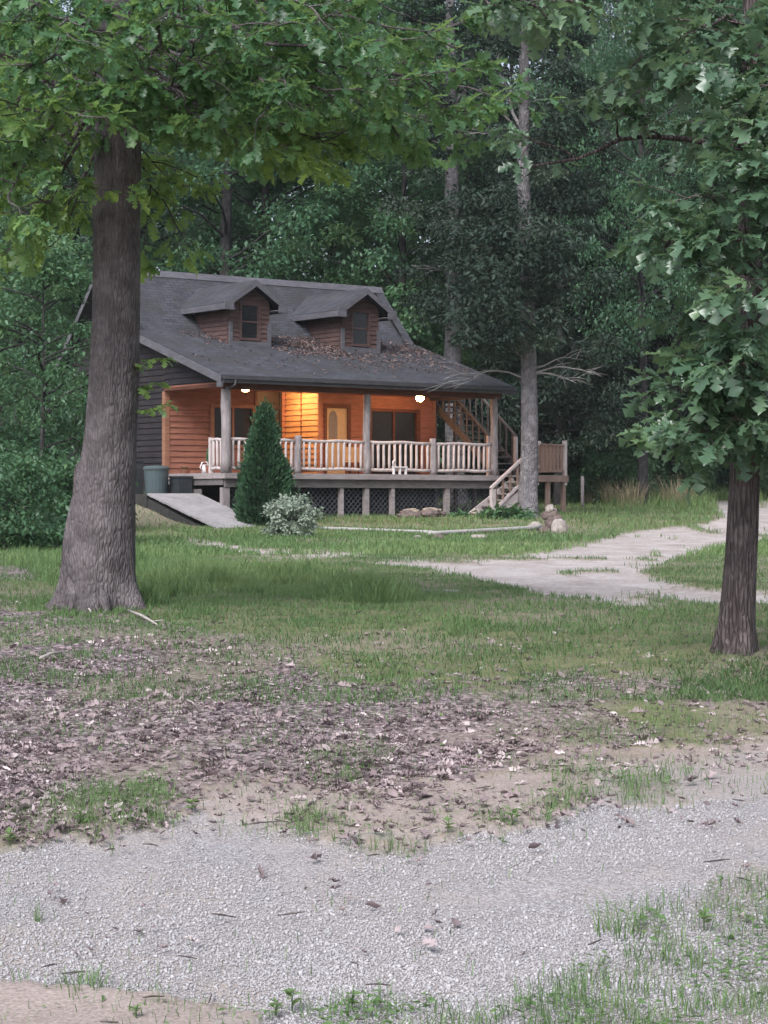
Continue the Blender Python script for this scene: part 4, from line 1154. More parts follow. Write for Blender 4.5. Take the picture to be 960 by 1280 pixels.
def wood_tree(H, hb, R, nclump, per, leaf, leafmat, barkmat, r0, label, loc, group=None, shape='round', tone=.4, lean=0, seed=0, tmpl=SIMPLE, crad=1.2, up=.7):
    t = thing('woodland_tree' if shape == 'round' else 'cedar_tree', label, 'tree', loc, 0, group)
    zz = np.linspace(-.4, H * .96, 22)
    tx = lean * zz + .25 * (vn(zz * .25, 0, 0, seed) - .5); ty = .25 * (vn(zz * .25, 9, 0, seed) - .5)
    mb = MB()
    rad = r0 * (1 - .9 * np.clip(zz / H, 0, 1)) * (1 + .35 * np.exp(-np.clip(zz, 0, 9) * 2.5))
    mb.tube(np.stack([tx, ty, zz], 1), rad, 14, wob=.06, seed=seed)
    u = rng.random(nclump)
    z = hb + (H - hb) * u ** .9
    if shape == 'round':
        f = (z - hb) / (H - hb); prof = np.sin(np.clip(.18 + f * .82, 0, 1) * PI) ** .6
    else:
        f = (z - hb) / (H - hb); prof = (1 - f) ** .75 * .95 + .08
    a = rng.uniform(0, 2 * PI, nclump); rr = R * prof * np.sqrt(rng.uniform(.08, 1, nclump)) * rng.uniform(.8, 1.15, nclump)
    cen = np.stack([np.interp(z, zz, tx) + rr * np.cos(a), np.interp(z, zz, ty) + rr * np.sin(a), z], 1)
    cr = crad * rng.uniform(.55, 1.3, nclump)
    for i in range(nclump):
        if rr[i] > .5 and i % 2 == 0:
            zs = max(hb * .6, z[i] - rr[i] * (.35 if shape == 'round' else -.05))
            zs = min(zs, H * .93)
            p0 = np.array([np.interp(zs, zz, tx), np.interp(zs, zz, ty), zs])
            mb.tube(curve(p0, cen[i], .03, .12, 6, seed + i), np.linspace(max(.03, r0 * .22), .012, 6), 5, cap=False)
    mb.build('trunk', barkmat, t, True)
    leaf_cloud('crown', [clump_leaves(cen, cr, per, leaf, tone + rng.normal(0, .17, nclump), up)], tmpl, leafmat, t)
    return t

def at(px, Y):
    x = (px - 480) * Y / F
    return np.array([x, Y, float(gz(x, Y)) - .1])

GR = 'woodland trees behind the cabin'
A1 = wood_tree(23, 3.5, 5.2, 150, 230, .21, M['wood_leaf'], M['bark_dark'], .28, 'full green tree rising behind the left dormer', at(335, 84), GR, tone=.42, seed=1, crad=1.25)
A2 = wood_tree(25, 6.0, 4.6, 130, 230, .20, M['wood_leaf'], M['bark_dark'], .30, 'tall woodland tree with a dark bare trunk left of the two dormers', at(283, 79), GR, tone=.30, seed=2, crad=1.2)
A3 = wood_tree(24, 2.5, 4.4, 150, 220, .19, M['grey_leaf'], M['bark_grey'], .22, 'grey green tree filling the gap at the top right of centre', at(705, 92), GR, tone=.45, seed=3, crad=1.15)
A4 = wood_tree(20, 1.5, 4.2, 150, 230, .20, M['wood_leaf'], M['bark_dark'], .2, 'bright green leafy tree just right of the cabin ridge', at(505, 80), GR, tone=.62, seed=4, crad=1.1)
for (src, px, Y, rz, s, lab) in (
        (A1, -70, 80, 1.2, 1.0, 'woodland tree beyond the left edge behind the low shrubs'),
        (A4, 30, 74, 2.1, .85, 'leafy tree at the far left above the low shrubs'),
        (A2, 95, 88, 3.0, 1.0, 'woodland tree behind the big oak trunk, left of the cabin ridge'),
        (A1, 180, 86, 4.2, 1.05, 'woodland tree above the left end of the cabin ridge'),
        (A3, 235, 97, .4, 1.1, 'far grey green tree seen between the oak crown and the left dormer'),
        (A4, 415, 88, 5.0, 1.05, 'woodland tree standing behind the right dormer'),
        (A1, 455, 96, 2.6, 1.1, 'tree towering over the right end of the cabin ridge'),
        (A2, 585, 93, 1.0, 1.0, 'woodland tree between the two grey cedar trunks'),
        (A1, 640, 102, .2, 1.1, 'far tree behind the forked dead branches'),
        (A3, 780, 98, 2.0, 1.1, 'grey green tree in the upper right above the dark cedar'),
        (A2, 845, 84, 4.0, 1.0, 'dark woodland tree behind the bare dark oak limb'),
        (A1, 925, 90, 5.5, 1.0, 'woodland tree behind the young oak crown'),
        (A2, 1010, 82, .9, 1.0, 'woodland tree beyond the right edge behind the gravel track'),
        (A1, 1110, 90, 2.9, 1.0, 'outermost woodland tree past the right edge'),
        (A1, -180, 92, 3.9, 1.0, 'outermost woodland tree past the left edge'),
        (A3, 20, 104, 1.7, 1.1, 'grey green tree far back at the upper left'),
        (A1, 130, 106, .7, 1.1, 'far tree high above the left gable'),
        (A2, 330, 108, 2.2, 1.1, 'far tree high above the two dormers'),
        (A1, 520, 110, 5.9, 1.1, 'far tree high above the right rake of the cabin roof'),
        (A2, 730, 112, 3.3, 1.15, 'far tree behind the dark cedar mass'),
        (A1, 860, 110, 4.9, 1.1, 'far tree high behind the young oak'),
        (A3, 980, 106, 2.5, 1.1, 'far grey green tree at the upper right corner')):
    dup(src, lab, at(px, Y), rz, s, GR)

# cedars with dark sprays
GC = 'cedars right of the cabin'
C1 = wood_tree(13.5, 2.0, 3.9, 170, 260, .19, M['cedar_leaf'], M['bark_dark'], .2, 'broad dark cedar right of the grey trunk', at(748, 82), GC, 'cedar', .45, seed=11, tmpl=NEEDLE, crad=.85, up=.4)
dup(C1, 'dark cedar behind the tall dry grass', at(872, 89), 2.0, 1.1, GC)
dup(C1, 'dark cedar half hidden behind the platform railing', at(695, 86), 4.1, 1.1, GC)
dup(C1, 'dark cedar rising close behind the bare grey trunk', at(700, 75), 5.2, (.85, .85, 1.05), GC)
dup(C1, 'slim dark cedar behind the outdoor staircase', at(610, 83), 1.1, (.8, .8, .95), GC)
dup(C1, 'dark cedar beyond the bend of the track', at(965, 86), 3.1, 1.0, GC)

def grey_cedar(px, Y, rbase, H, hb, R, ncl, label, seed, lean, dead):
    loc = at(px, Y); t = thing('cedar_tree', label, 'tree', loc)
    zz = np.linspace(-.3, H, 40)
    tx = lean * zz + .12 * (vn(zz * .4, 0, 0, seed) - .5); ty = 0 * zz
    mb = MB(); mb.tube(np.stack([tx, ty, zz], 1), rbase * (1 - .62 * np.clip(zz / H, 0, 1)) * (1 + .35 * np.exp(-np.clip(zz, 0, 9) * 2)), 16, wob=.10, seed=seed)
    mb.build('trunk', M['bark_grey'], t, True)
    for (z0, dx, dy, dz, r) in dead:
        mb = MB()
        p0 = np.array([np.interp(z0, zz, tx), 0, z0]); e = p0 + np.array([dx, dy, dz])
        pts = curve(p0, e, .10, .12, 9, seed + int(z0 * 10)); mb.tube(pts, np.linspace(r, .006, 9), 6)
        for q in range(5):
            b = pts[3 + q]; L = np.linalg.norm([dx, dy, dz]) * random.uniform(.25, .5)
            d = np.array([dx, dy, dz]) / np.linalg.norm([dx, dy, dz]) + np.array([random.gauss(0, .35), random.gauss(0, .5), random.gauss(.05, .28)])
            s2 = curve(b, b + d * L, .05, .15, 6, q + seed); mb.tube(s2, np.linspace(r * .45, .004, 6), 4)
            for w in range(2):
                b2 = s2[2 + w]; d2 = d + np.array([random.gauss(0, .5), random.gauss(0, .4), random.gauss(0, .5)]); mb.tube([b2, b2 + d2 * L * .25, b2 + d2 * L * .5], [.008, .006, .003], 3)
        mb.build('dead_branch', M['dead_wood'], t, True)
    z = hb + (H - hb) * rng.random(ncl); a = rng.uniform(0, 2 * PI, ncl); rr = R * np.sqrt(rng.uniform(.05, 1, ncl)) * (1.05 - .5 * (z - hb) / (H - hb))
    nf = 19 if seed == 31 else 16; zf = hb + .2 + (H * .52 - hb) * rng.random(nf)
    front = np.stack([np.interp(zf, zz, tx) + rng.normal(.25, 1.0, nf), -rng.uniform(.4, 1.6, nf), zf], 1)
    cen = np.concatenate([np.stack([np.interp(z, zz, tx) + rr * np.cos(a), rr * np.sin(a), z], 1), front]); ncl += nf
    leaf_cloud('crown', [clump_leaves(cen, .62 * rng.uniform(.5, 1.3, ncl), 200, .18, .45 + rng.normal(0, .2, ncl), .4)], NEEDLE, M['cedar_leaf'], t)
    return t
zt = lambda row, Y=62: (HOR - row) * Y / F + .45
grey_cedar(662, 62, .27, 17, 4.6, 2.7, 120, 'tall cedar with a bare grey trunk in front of the stair platform', 31, -.014,
           [(zt(468), 1.9, -.3, .05, .04), (zt(472), -2.2, -.5, -.15, .035), (zt(462), 1.6, .3, .35, .035), (zt(455), -.9, -.4, .6, .03), (zt(466), 1.3, -.8, -.3, .03), (zt(175), -1.1, -.4, 1.1, .05), (zt(185), -1.6, .2, .5, .045), (zt(170), -.9, -.2, 2.2, .06), (zt(430), -.7, .4, .3, .025)])
grey_cedar(568, 75.5, .36, 20, 6.5, 2.6, 90, 'second grey trunked cedar standing behind the right end of the cabin roof', 37, -.006,
           [(8.2, -1.0, -.4, .1, .05), (9.5, 1.3, -.3, -.1, .05), (10.5, 1.6, -.2, .1, .05), (12.5, -1.2, -.3, .3, .05), (8.8, 1.6, 0, .1, .04), (14, 1.2, -.3, 1.0, .05)])
# slim trunk standing in the right meadow
dup(A2, 'slim woodland tree on the meadow behind the dry grass', at(802, 73.5), 1.9, (.62, .62, .9), GR)

# ------------------------------------------------------------------ far woods: a wooded rise that closes the view
N = 900
xx = rng.uniform(-42, 42, N); yy = rng.uniform(118, 165, N)
cen = np.stack([xx, yy, gz(xx, yy) + rng.uniform(.5, 15, N)], 1)
tag(leaf_cloud('far_wood', [clump_leaves(cen, rng.uniform(1.6, 3.4, N), 110, .42, .35 + rng.normal(0, .2, N), .6, .8)], SIMPLE, M['wood_leaf'], None), 'dense far woods closing the view behind the cabin', 'woods', kind='stuff')

# ------------------------------------------------------------------ shrubs
def shrub(name, label, loc, w, h, ncl, per, leaf, mat, tone, group=None, crad=.3, d=None, tmpl=SIMPLE, stems=7, cat='shrub', up=.6):
    t = thing(name, label, cat, loc, 0, group)
    d = d or w
    a = rng.uniform(0, 2 * PI, ncl); q = np.sqrt(rng.random(ncl)); z = h * (.10 + .88 * rng.random(ncl) * np.sqrt(1 - .75 * q * q))
    cen = np.stack([q * np.cos(a) * w / 2, q * np.sin(a) * d / 2, z], 1)
    mb = MB()
    for k in range(stems):
        c_ = cen[k % ncl]; mb.tube(curve((rng.normal(0, .04 * w), rng.normal(0, .04 * w), -.05), c_, .1, .15, 6, k), np.linspace(.022, .006, 6), 5)
    mb.build('stem', M['bark_dark'], t, True)
    leaf_cloud('foliage', [clump_leaves(cen, crad * rng.uniform(.6, 1.3, ncl), per, leaf, tone + rng.normal(0, .15, ncl), up, .7)], tmpl, mat, t)
    return t
GS = 'shrubs at the left edge of the yard'
S1 = shrub('shrub', 'dense dark green shrub left of the big oak trunk', at(40, 41), 2.6, 2.1, 60, 130, .11, M['shrub_leaf'], .38, GS, .34)
dup(S1, 'green shrub touching the left side of the big oak trunk', at(92, 45), 2.0, (.8, .8, .8), GS)
dup(S1, 'large shrub cut by the left edge of the picture', at(-25, 38), 4.0, 1.05, GS)
dup(S1, 'tall shrub standing in front of the dark gable wall', at(10, 52), 1.0, (1.3, 1.3, 1.5), GS)
dup(S1, 'tall dark shrub in front of the cabin gable, left of the oak trunk', at(88, 55), 3.2, (1.05, 1.0, 2.1), GS)
# pale leaved sapling behind the oak
sp_ = wood_tree(6.2, 1.6, 1.7, 60, 80, .12, M['shrub_leaf'], M['bark_dark'], .07, 'slender leafy sapling left of the cabin gable', at(48, 44), None, tone=.35, seed=51, crad=.42, up=.75)
sp_.name = 'sapling'
dup(sp_, 'second leafy sapling at the far left, above the shrubs', at(-20, 50), 2.0, 1.15)
# right side undergrowth
GU = 'undergrowth bushes along the right woods'
U1 = shrub('bush', 'leafy green bush hanging beside the platform railing', at(765, 77), 3.0, 2.9, 50, 110, .17, M['wood_leaf'], .50, GU, .5)
for px, Y, s, rz, lab in ((842, 83, 1.0, 1, 'low bush behind the dry grass clump'), (700, 86, 1.2, 2, 'dark bush seen behind the platform posts'), (905, 88, 1.1, 3, 'bush at the bend of the track'), (985, 85, 1.1, 4, 'bush by the track at the right edge'), (640, 88, 1.3, 5, 'bush seen through the stair railing'), (600, 90, 1.3, 5.6, 'bush behind the right end of the porch'), (820, 92, 1.5, 2.5, 'tall bush deep in the shade of the cedars')):
    dup(U1, lab, at(px, Y), rz, s, GU)
# variegated shrub
g = G(364, 672); shrub('variegated_shrub', 'round shrub with pale cream edged leaves at the foot of the ramp', g, 1.22, 1.10, 80, 60, .09, M['pale_leaf'], .42, None, .17, tmpl=SIMPLE)
# hostas under the cedar
for px, row, s, lab in ((628, 644, .55, 'leafy green plant at the foot of the front steps'), (646, 648, .5, 'low green plant beside the grey cedar trunk'), (612, 648, .38, 'small green plant left of the front steps'), (575, 650, .3, 'little dark green plant in front of the landing')):
    g = at(px, 61.0 if px > 620 else 62.5) ; shrub('plant', lab, g, s * 1.6, s, 14, 18, .22 * s / .5, M['shrub_leaf'], .55, 'plants under the front steps', .12, cat='plant', stems=4)
# arborvitae
def thuja():
    Y = 58.6; g = at(331, Y); k = Y / F; H = EYE + (HOR - 512) * k - g[2]; R = 33.5 * k
    t = thing('arborvitae', 'dense cone shaped evergreen in front of the porch railing', 'shrub', g)
    n = 420; f = rng.random(n) ** 1.15; a = rng.uniform(0, 2 * PI, n)
    prof = lambda f: np.interp(f, [0, .12, .35, .6, .85, 1], [.80, 1.0, .92, .62, .26, .03])
    rr = R * prof(f) * rng.uniform(.72, .96, n) * (.82 + .42 * fbm(np.cos(a) * 1.6 + 5, np.sin(a) * 1.6 + 5, f * 5, 77, 3))
    cen = np.stack([rr * np.cos(a), rr * np.sin(a), .06 + f * (H - .12)], 1)
    N = n * 46; idx = np.repeat(np.arange(n), 46)
    off = rng.normal(0, .07, (N, 3)); off[:, 2] *= 1.5
    out = np.stack([np.cos(a), np.sin(a), 0 * a], 1)[idx]
    d = out * .8 + np.array([0, 0, 1.0]) + rng.normal(0, .35, (N, 3))
    tang = np.stack([-np.sin(a), np.cos(a), 0 * a], 1)[idx] + rng.normal(0, .5, (N, 3))
    leaf_cloud('foliage', [(cen[idx] + off, d, tang, .13 * rng.uniform(.6, 1.3, N), .4 + rng.normal(0, .14, n)[idx] + rng.normal(0, .1, N))], NEEDLE, M['thuja'], t)
    # inner body of twigs
    zz = np.linspace(.0, H * .95, 12)
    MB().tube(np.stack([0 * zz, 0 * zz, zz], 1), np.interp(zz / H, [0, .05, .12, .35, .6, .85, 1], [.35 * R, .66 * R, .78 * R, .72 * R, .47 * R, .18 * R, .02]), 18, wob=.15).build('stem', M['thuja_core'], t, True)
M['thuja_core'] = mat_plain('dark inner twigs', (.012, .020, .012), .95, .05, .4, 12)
thuja()

# tall grasses on the meadow
def grass_clump(label, px, row, h, n, mat, spread, group, name='grass_clump', wid=.02, tone=.5):
    g = G(px, row); t = thing(name, label, 'grass', g, 0, group)
    r = spread * np.sqrt(rng.random(n)); a = rng.uniform(0, 2 * PI, n)
    X, Y = r * np.cos(a), r * np.sin(a); b = a + rng.normal(0, .8, n)
    R = np.zeros((n, 3, 3)); R[:, 0, 0] = np.sin(b); R[:, 0, 1] = np.cos(b); R[:, 1, 0] = -np.cos(b); R[:, 1, 1] = np.sin(b); R[:, 2, 2] = 1
    hh = h * rng.uniform(.5, 1.15, n)
    V, Fc, tn = scatter(BLADE[0], BLADE[1], np.stack([X, Y, 0 * X - .03], 1), R, np.stack([wid * rng.uniform(.6, 1.3, n), hh * rng.uniform(.4, 2.8, n), hh], 1), np.clip(rng.normal(tone, .2, n), 0, 1))
    fast_mesh('blades', V, Fc, mat, t, attrs={'tone': tn}); return t
GD = 'tall dry grass clumps on the meadow'
for px, row, h, lab in ((768, 632, .95, 'pale dry grass clump beside the platform'), (790, 634, 1.0, 'pale dry grass clump left of the slim trunk'), (826, 632, .7, 'low dry grass clump right of the slim trunk'), (846, 634, 1.1, 'tallest straw coloured grass clump by the bend of the track'), (860, 632, .8, 'small straw coloured grass clump at the edge of the track'), (742, 631, .6, 'low dry grass clump next to the fence post')):
    grass_clump(lab, px, row, h, 170, M['dry_grass'], .42, GD, wid=.018, tone=.5)
for px, row, h, lab in ((470, 756, .34, 'tall tuft of green grass standing up from the middle of the lawn'), (205, 1000, .10, 'leafy green tuft at the edge of the fallen leaves'), (103, 1232, .085, 'small grey green tuft on the gravel at the lower left'), (775, 1166, .15, 'upright green tuft on the gravel at the right'), (48, 1150, .11, 'thin seedling standing alone on the left of the gravel')):
    n = 130 if px == 470 else (14 if px == 48 else 60)
    grass_clump(lab, px, row, h, n, M['grass'], (.30 if px == 470 else (.012 if px == 48 else .09)), None, 'grass_tuft', .013 if px == 470 else .0042, .5)

# broad leaved weeds near the camera
def weed(px, row, s, lab):
    g = G(px, row); t = thing('weed', lab, 'weed', g, 0, 'broad leaved weeds in the foreground')
    lv = Leaves(); mb = MB()
    for k in range(11):
        a = k * 2.4; z = s * random.uniform(.1, .9); p = np.array([0, 0, z])
        d = np.array([math.cos(a), math.sin(a), random.uniform(.1, .8)])
        lv.add(p, d, np.array([random.gauss(0, .2), random.gauss(0, .2), 1]), s * random.uniform(.5, .95), .75 + random.gauss(0, .1))
    mb.tube([(0, 0, -.01), (0, 0, s * .5), (.005, 0, s)], [.003, .0025, .0015], 5); mb.build('stem', M['grass'], t); lv.mesh(SIMPLE, M['grass'], t, 'foliage')
for px, row, s, lab in ((365, 1262, .055, 'broad leaved weed at the bottom edge of the gravel'), (345, 1266, .04, 'small weed left of the bottom edge weeds'), (170, 1275, .04, 'weed on the bare earth in the lower left corner'), (440, 1262, .05, 'weed in the bottom grass strip'),
                         (100, 1035, .07, 'weed between the gravel and fallen leaves at the left'), (240, 1015, .06, 'pale weed at the tip of the sandy strip'), (12, 1055, .06, 'weed at the left edge above the gravel'), (560, 1040, .05, 'weed in the strip along the gravel'), (640, 1032, .06, 'weed at the right end of the weedy strip'), (880, 1160, .06, 'weed among the grass at the lower right')):
    weed(px, row, s, lab)
# ------------------------------------------------------------------ yard things
M['concrete'] = mat_wood('worn ramp boards', (.25, .235, .235), (.40, .385, .385), (2.2, 7, 7), .9, .35)
M['rock'] = mat_plain('pale rock', (.31, .275, .245), .95, .1, .35, 9)
M['brown_rock'] = mat_plain('brown carved stone', (.135, .105, .095), .95, .1, .4, 9)
M['bin'] = mat_plain('grey green plastic', (.07, .095, .10), .5, .3, .1, 4)
M['dark_bin'] = mat_plain('dark plastic', (.035, .04, .045), .5, .3, .1, 4)
M['terracotta'] = mat_plain('terracotta', (.26, .11, .075), .8, .2, .2, 8)

# ramp
zt_, zb_ = .60, float(gz(*HW(-.9, -2.35, 0)[:2])) - H0[2] + .04
r = thing('ramp', 'pale grey plank ramp sloping down beside the left end of the porch', 'ramp', HW(-.88, -.3, 0), TH)
mb = MB()
def rp(u, v, z): return (u + .88, v + .3, z)
z1, z0 = .60, zb_
def slab3(mb, u0, u1, va, za, vb, zb, th):
    mb.hexa([rp(u0, va, za - th), rp(u1, va, za - th), rp(u1, vb, zb - th), rp(u0, vb, zb - th), rp(u0, va, za), rp(u1, va, za), rp(u1, vb, zb), rp(u0, vb, zb)])
for k in range(22):
    va = -2.35 + k * 3.65 / 22; vb = va + 3.65 / 22 - .012; f0 = (va + 2.35) / 3.65; f1 = (vb + 2.35) / 3.65; zz0 = z0 - .03
    e0, e1 = random.uniform(-.015, .015), random.uniform(-.015, .015)
    slab3(mb, -1.75 + e0, -.02 + e1 - .015, va, zz0 + (z1 - zz0) * f0, vb, zz0 + (z1 - zz0) * f1, .05)
mb.build('boards', M['concrete'], r)
mb = MB(); mb.hexa([rp(-1.73, -1.7, z0 - .5), rp(-.05, -1.7, z0 - .5), rp(-.05, 1.25, z0 - .5), rp(-1.73, 1.25, z0 - .5), rp(-1.73, -1.7, z0 - .10), rp(-.05, -1.7, z0 - .10), rp(-.05, 1.25, z1 - .16), rp(-1.73, 1.25, z1 - .16)])
mb.box(rp(-1.75, 1.302, -.2), rp(-.02, 2.4, z1 - .02))
mb.build('footing', M['block'], r)
# step box between ramp and deck
s = thing('step', 'dark wooden step at the open left end of the porch', 'step', HW(-.3, 2.3, .55), TH)
MB().box((-.24, -.5, 0), (.18, .75, .27)).box((-.27, -.53, .271), (.18, .78, .31)).build('tread', M['deck_dark'], s)

def bin_(name, label, p, r, h, mat, n=20, lid=True):
    t = thing(name, label, 'bin', p)
    MB().tube([(0, 0, 0), (0, 0, h)], [r * .86, r], n).build('body', mat, t)
    MB().tube([(0, 0, h - .05), (0, 0, h)], [r * 1.05, r * 1.05], n).build('rim', mat, t)
    if lid: MB().tube([(0, 0, h), (0, 0, h + .05), (0, 0, h + .07)], [r * 1.06, r * .9, .05], n).build('lid', mat, t)
bp = HW(-.95, 2.1, .58)
bin_('trash_can', 'round grey green trash can against the dark gable wall', bp, .36, .74, M['bin'])
q = HW(-.35, 1.75, .58); t = thing('storage_box', 'dark plastic box standing right of the trash can', 'box', q, TH)
MB().box((-.22, -.25, 0), (.22, .25, .46)).build('body', M['dark_bin'], t); MB().box((-.24, -.27, .461), (.24, .27, .51)).build('lid', M['dark_bin'], t)
q = HW(-1.25, 3.1, .55); t = thing('storage_box', 'black box half hidden behind the trash can', 'box', q, TH)
MB().box((-.3, -.25, -.3), (.3, .25, .95)).build('body', M['dark_bin'], t); MB().box((-.32, -.27, .951), (.32, .27, 1.0)).build('lid', M['dark_bin'], t)

M['timber'] = mat_wood('whitened timber', (.30, .285, .27), (.46, .44, .42))
# white timbers edging the lawn
def timber(label, a, b, w, h, group='white edging timbers'):
    A, B = G(*a), G(*b); t = (A + B) / 2
    n = 10; s_ = np.linspace(0, 1, n)[:, None]; p = A + (B - A) * s_ - t
    p[:, 2] = np.array([float(gz(*(t + q)[:2])) for q in p]) - t[2] + h / 2 + .01
    mb = MB(); p[:, 2] = np.linspace(p[0, 2], p[-1, 2], n)
    mb.tube(p, w / 2, 8, wob=.07, seed=3)
    o = mb.build('edging_timber', M['timber'], None, True, t); tag(o, label, 'timber', group)
timber('thin white timber edging the lawn from the pale shrub', (402, 663), (541, 668), .085, .09)
timber('white timber edging the lawn left of the garden statue', (537, 671), (676, 663), .12, .12)

def rock(label, px, row, r, seed, mat, name='rock', sq=(1, .8, .7), cat='rock', group=None, lift=.4, g=None, rough=1.0):
    g = G(px, row) if g is None else g; n, m = (14, 9) if rough < 1.5 else (26, 18)
    A, B = np.meshgrid(np.linspace(0, 2 * PI, n, endpoint=False), np.linspace(.05, PI - .05, m))
    x, y, z = np.sin(B) * np.cos(A), np.sin(B) * np.sin(A), np.cos(B)
    q = r * (1 + rough * .55 * (fbm(x * 1.4 * rough + seed, y * 1.4 * rough, z * 1.4 * rough, int(seed), 3) - .5))
    V = np.stack([q * x * sq[0], q * y * sq[1], q * z * sq[2] + r * lift], -1).reshape(-1, 3)
    f = [(i * n + j, i * n + (j + 1) % n, (i + 1) * n + (j + 1) % n, (i + 1) * n + j) for i in range(m - 1) for j in range(n)]
    f += [tuple(range(n))[::-1], tuple((m - 1) * n + j for j in range(n))]
    f = [c[::-1] for c in f]
    o = MB().raw(V, f).build(name, mat, None, True, g); tag(o, label, cat, group); return o
GRK = 'stones edging the lawn'
rock('pale flat stone at the right end of the white timber', 669, 662, .20, 1, M['rock'], group=GRK)
rock('round white stone right of the garden statue', 699, 667, .27, 2, M['rock'], sq=(.8, .8, 1.05), group=GRK)
rock('brown stone wedged at the foot of the garden statue', 681, 667, .16, 3, M['brown_rock'], group=GRK)
rock('stone lying just below the joint of the white timbers', 548, 675, .12, 4, M['brown_rock'], group=GRK)
rock('flat pale stone below the middle of the right timber', 598, 675, .13, 5, M['rock'], sq=(1.5, .8, .5), group=GRK)
rock('small stone left of the joint of the white timbers', 522, 674, .09, 6, M['rock'], group=GRK)
rock('dark stone on the grass under the lattice', 474, 641, .14, 7, M['brown_rock'], sq=(1.3, .9, .7), group=GRK)
rock('grey stone by the right support post', 596, 644, .17, 8, M['rock'], group=GRK)
rock('pale stone sunk in the bank left of the ramp', 178, 629, .15, 9, M['rock'], sq=(1.5, .8, .6), group=GRK)
# statue: a rough brown stone body with a pale top
g = G(690, 664); t = thing('garden_statue', 'brown stone garden statue with a pale top at the end of the white timber', 'statue', g)
def lump(name, c, r, sq, seed, mat):
    o = rock('', 0, 0, r, seed, mat, name, sq, None, None, 0, np.asarray(c, float), 2.0); o.parent = t
    for k in ('label', 'category'):
        if k in o: del o[k]
lump('body', (.03, 0, .26), .25, (.85, .75, 1.30), 21.3, M['brown_rock']); lump('head', (-.05, -.02, .565), .13, (.9, .9, .9), 22.7, M['rock'])
lump('wing', (-.10, -.05, .40), .15, (1.2, .6, .9), 24.1, M['brown_rock'])
# stones heaped below the deck
M['pale_stone'] = mat_plain('tan stone', (.30, .25, .20), .95, .1, .45, 14)
GL = 'stones heaped below the deck'
for px, yy, r, sq, sd, lab, mm, up in ((512, 62.0, .24, (1.4, .8, .62), 31, 'brown stone at the left end of the heap below the deck', 'brown_rock', 0), (536, 62.4, .26, (1.4, .8, .60), 33, 'brown stone in the middle of the heap below the deck', 'brown_rock', 0),
        (552, 62.8, .15, (1.1, .8, .8), 35, 'small dark stone at the right end of the heap below the deck', 'brown_rock', 0), (514, 62.1, .15, (1.6, .8, .5), 37, 'pale flat stone on top of the left of the heap', 'pale_stone', .15), (540, 62.5, .15, (1.7, .8, .5), 39, 'pale flat stone on top of the right of the heap', 'pale_stone', .16)):
    rock(lab, 0, 0, r, sd, M[mm], 'rock', sq, 'rock', GL, .4, at(px, yy) + [0, 0, .08 + up], 1.8)

# fence post on the meadow
g = G(728, 634); o = MB().tube([(0, 0, -.2), (0, 0, 1.05)], [.07, .06], 8, wob=.1).build('fence_post', M['log'], None, True, g); tag(o, 'old wooden fence post on the meadow right of the platform', 'post')

# things on the porch
def place(name, label, cat, u, v, z, rz=0): return thing(name, label, cat, HW(u, v, z), TH + rz)
c_ = place('porch_chair', 'pale porch chair standing in front of the cream door', 'chair', 6.25, 2.35, D)
MB().box((-.26, -.25, .40), (.26, .25, .44)).build('seat', M['cream'], c_); MB().box((-.26, .22, .45), (.26, .26, .86)).build('backrest', M['cream'], c_)
for x in (-.24, .24):
    for y in (-.23, .23): MB().box((x - .02, y - .02, 0), (x + .02, y + .02, .399)).build('leg', M['trim_brown'], c_)
b_ = place('small_bench', 'little white bench with a low back standing at the edge of the deck', 'bench', 6.05, -.14 + .07, D, 0)
MB().box((-.26, -.05, .20), (.26, .05, .235)).build('seat', M['white'], b_); MB().tube([(-.24, 0, .236), (-.25, 0, .38), (-.16, 0, .43)], [.025, .022, .02], 8).build('backrest', M['white'], b_, True)
for x in (-.22, .0, .22): MB().box((x - .02, -.04, 0), (x + .02, .04, .199)).build('leg', M['white'], b_)
o_ = place('watering_can', 'small white watering can at the open left end of the porch', 'can', .16, 1.25, D)
MB().tube([(0, 0, 0), (0, 0, .24)], [.12, .10], 14).build('body', M['white'], o_, True)
MB().tube([(.10, 0, .05), (.24, 0, .22), (.27, 0, .30)], [.03, .022, .03], 8).build('spout', M['white'], o_, True)
MB().tube([(-.10, 0, .06), (-.19, 0, .16), (-.12, 0, .31), (.04, 0, .32), (.07, 0, .24)], .016, 7).build('handle', M['white'], o_, True)
p_ = place('potted_plant', 'potted plant with upright green leaves at the end of the side railing', 'plant', .12, .98, D)
MB().tube([(0, 0, 0), (0, 0, .20), (0, 0, .22), (0, 0, .22)], [.09, .13, .14, .02], 14).build('pot', M['terracotta'], p_)
lv = Leaves()
for k in range(34):
    a = random.uniform(0, 6.28); lv.add(np.array([0, 0, .2]), np.array([math.cos(a) * .3, math.sin(a) * .3, 1.0]), np.array([math.cos(a), math.sin(a), .1]), random.uniform(.25, .55), .5)
lv.mesh((SIMPLE[0] * [.4, 1, 1], SIMPLE[1]), M['shrub_leaf'], p_, 'foliage')
q_ = place('flower_pot', 'low brown flower pot at the foot of the orange porch wall', 'pot', .2, 2.45, D)
MB().tube([(0, 0, 0), (0, 0, .12), (0, 0, .14), (0, 0, .10)], [.12, .17, .18, .15], 14).build('pot', M['terracotta'], q_)
lv = Leaves()
for k in range(20):
    a = random.uniform(0, 6.28); lv.add(np.array([0, 0, .12]), np.array([math.cos(a), math.sin(a), .6]), np.array([0, 0, 1.]), random.uniform(.1, .2), .4)
lv.mesh(SIMPLE, M['shrub_leaf'], q_, 'foliage')

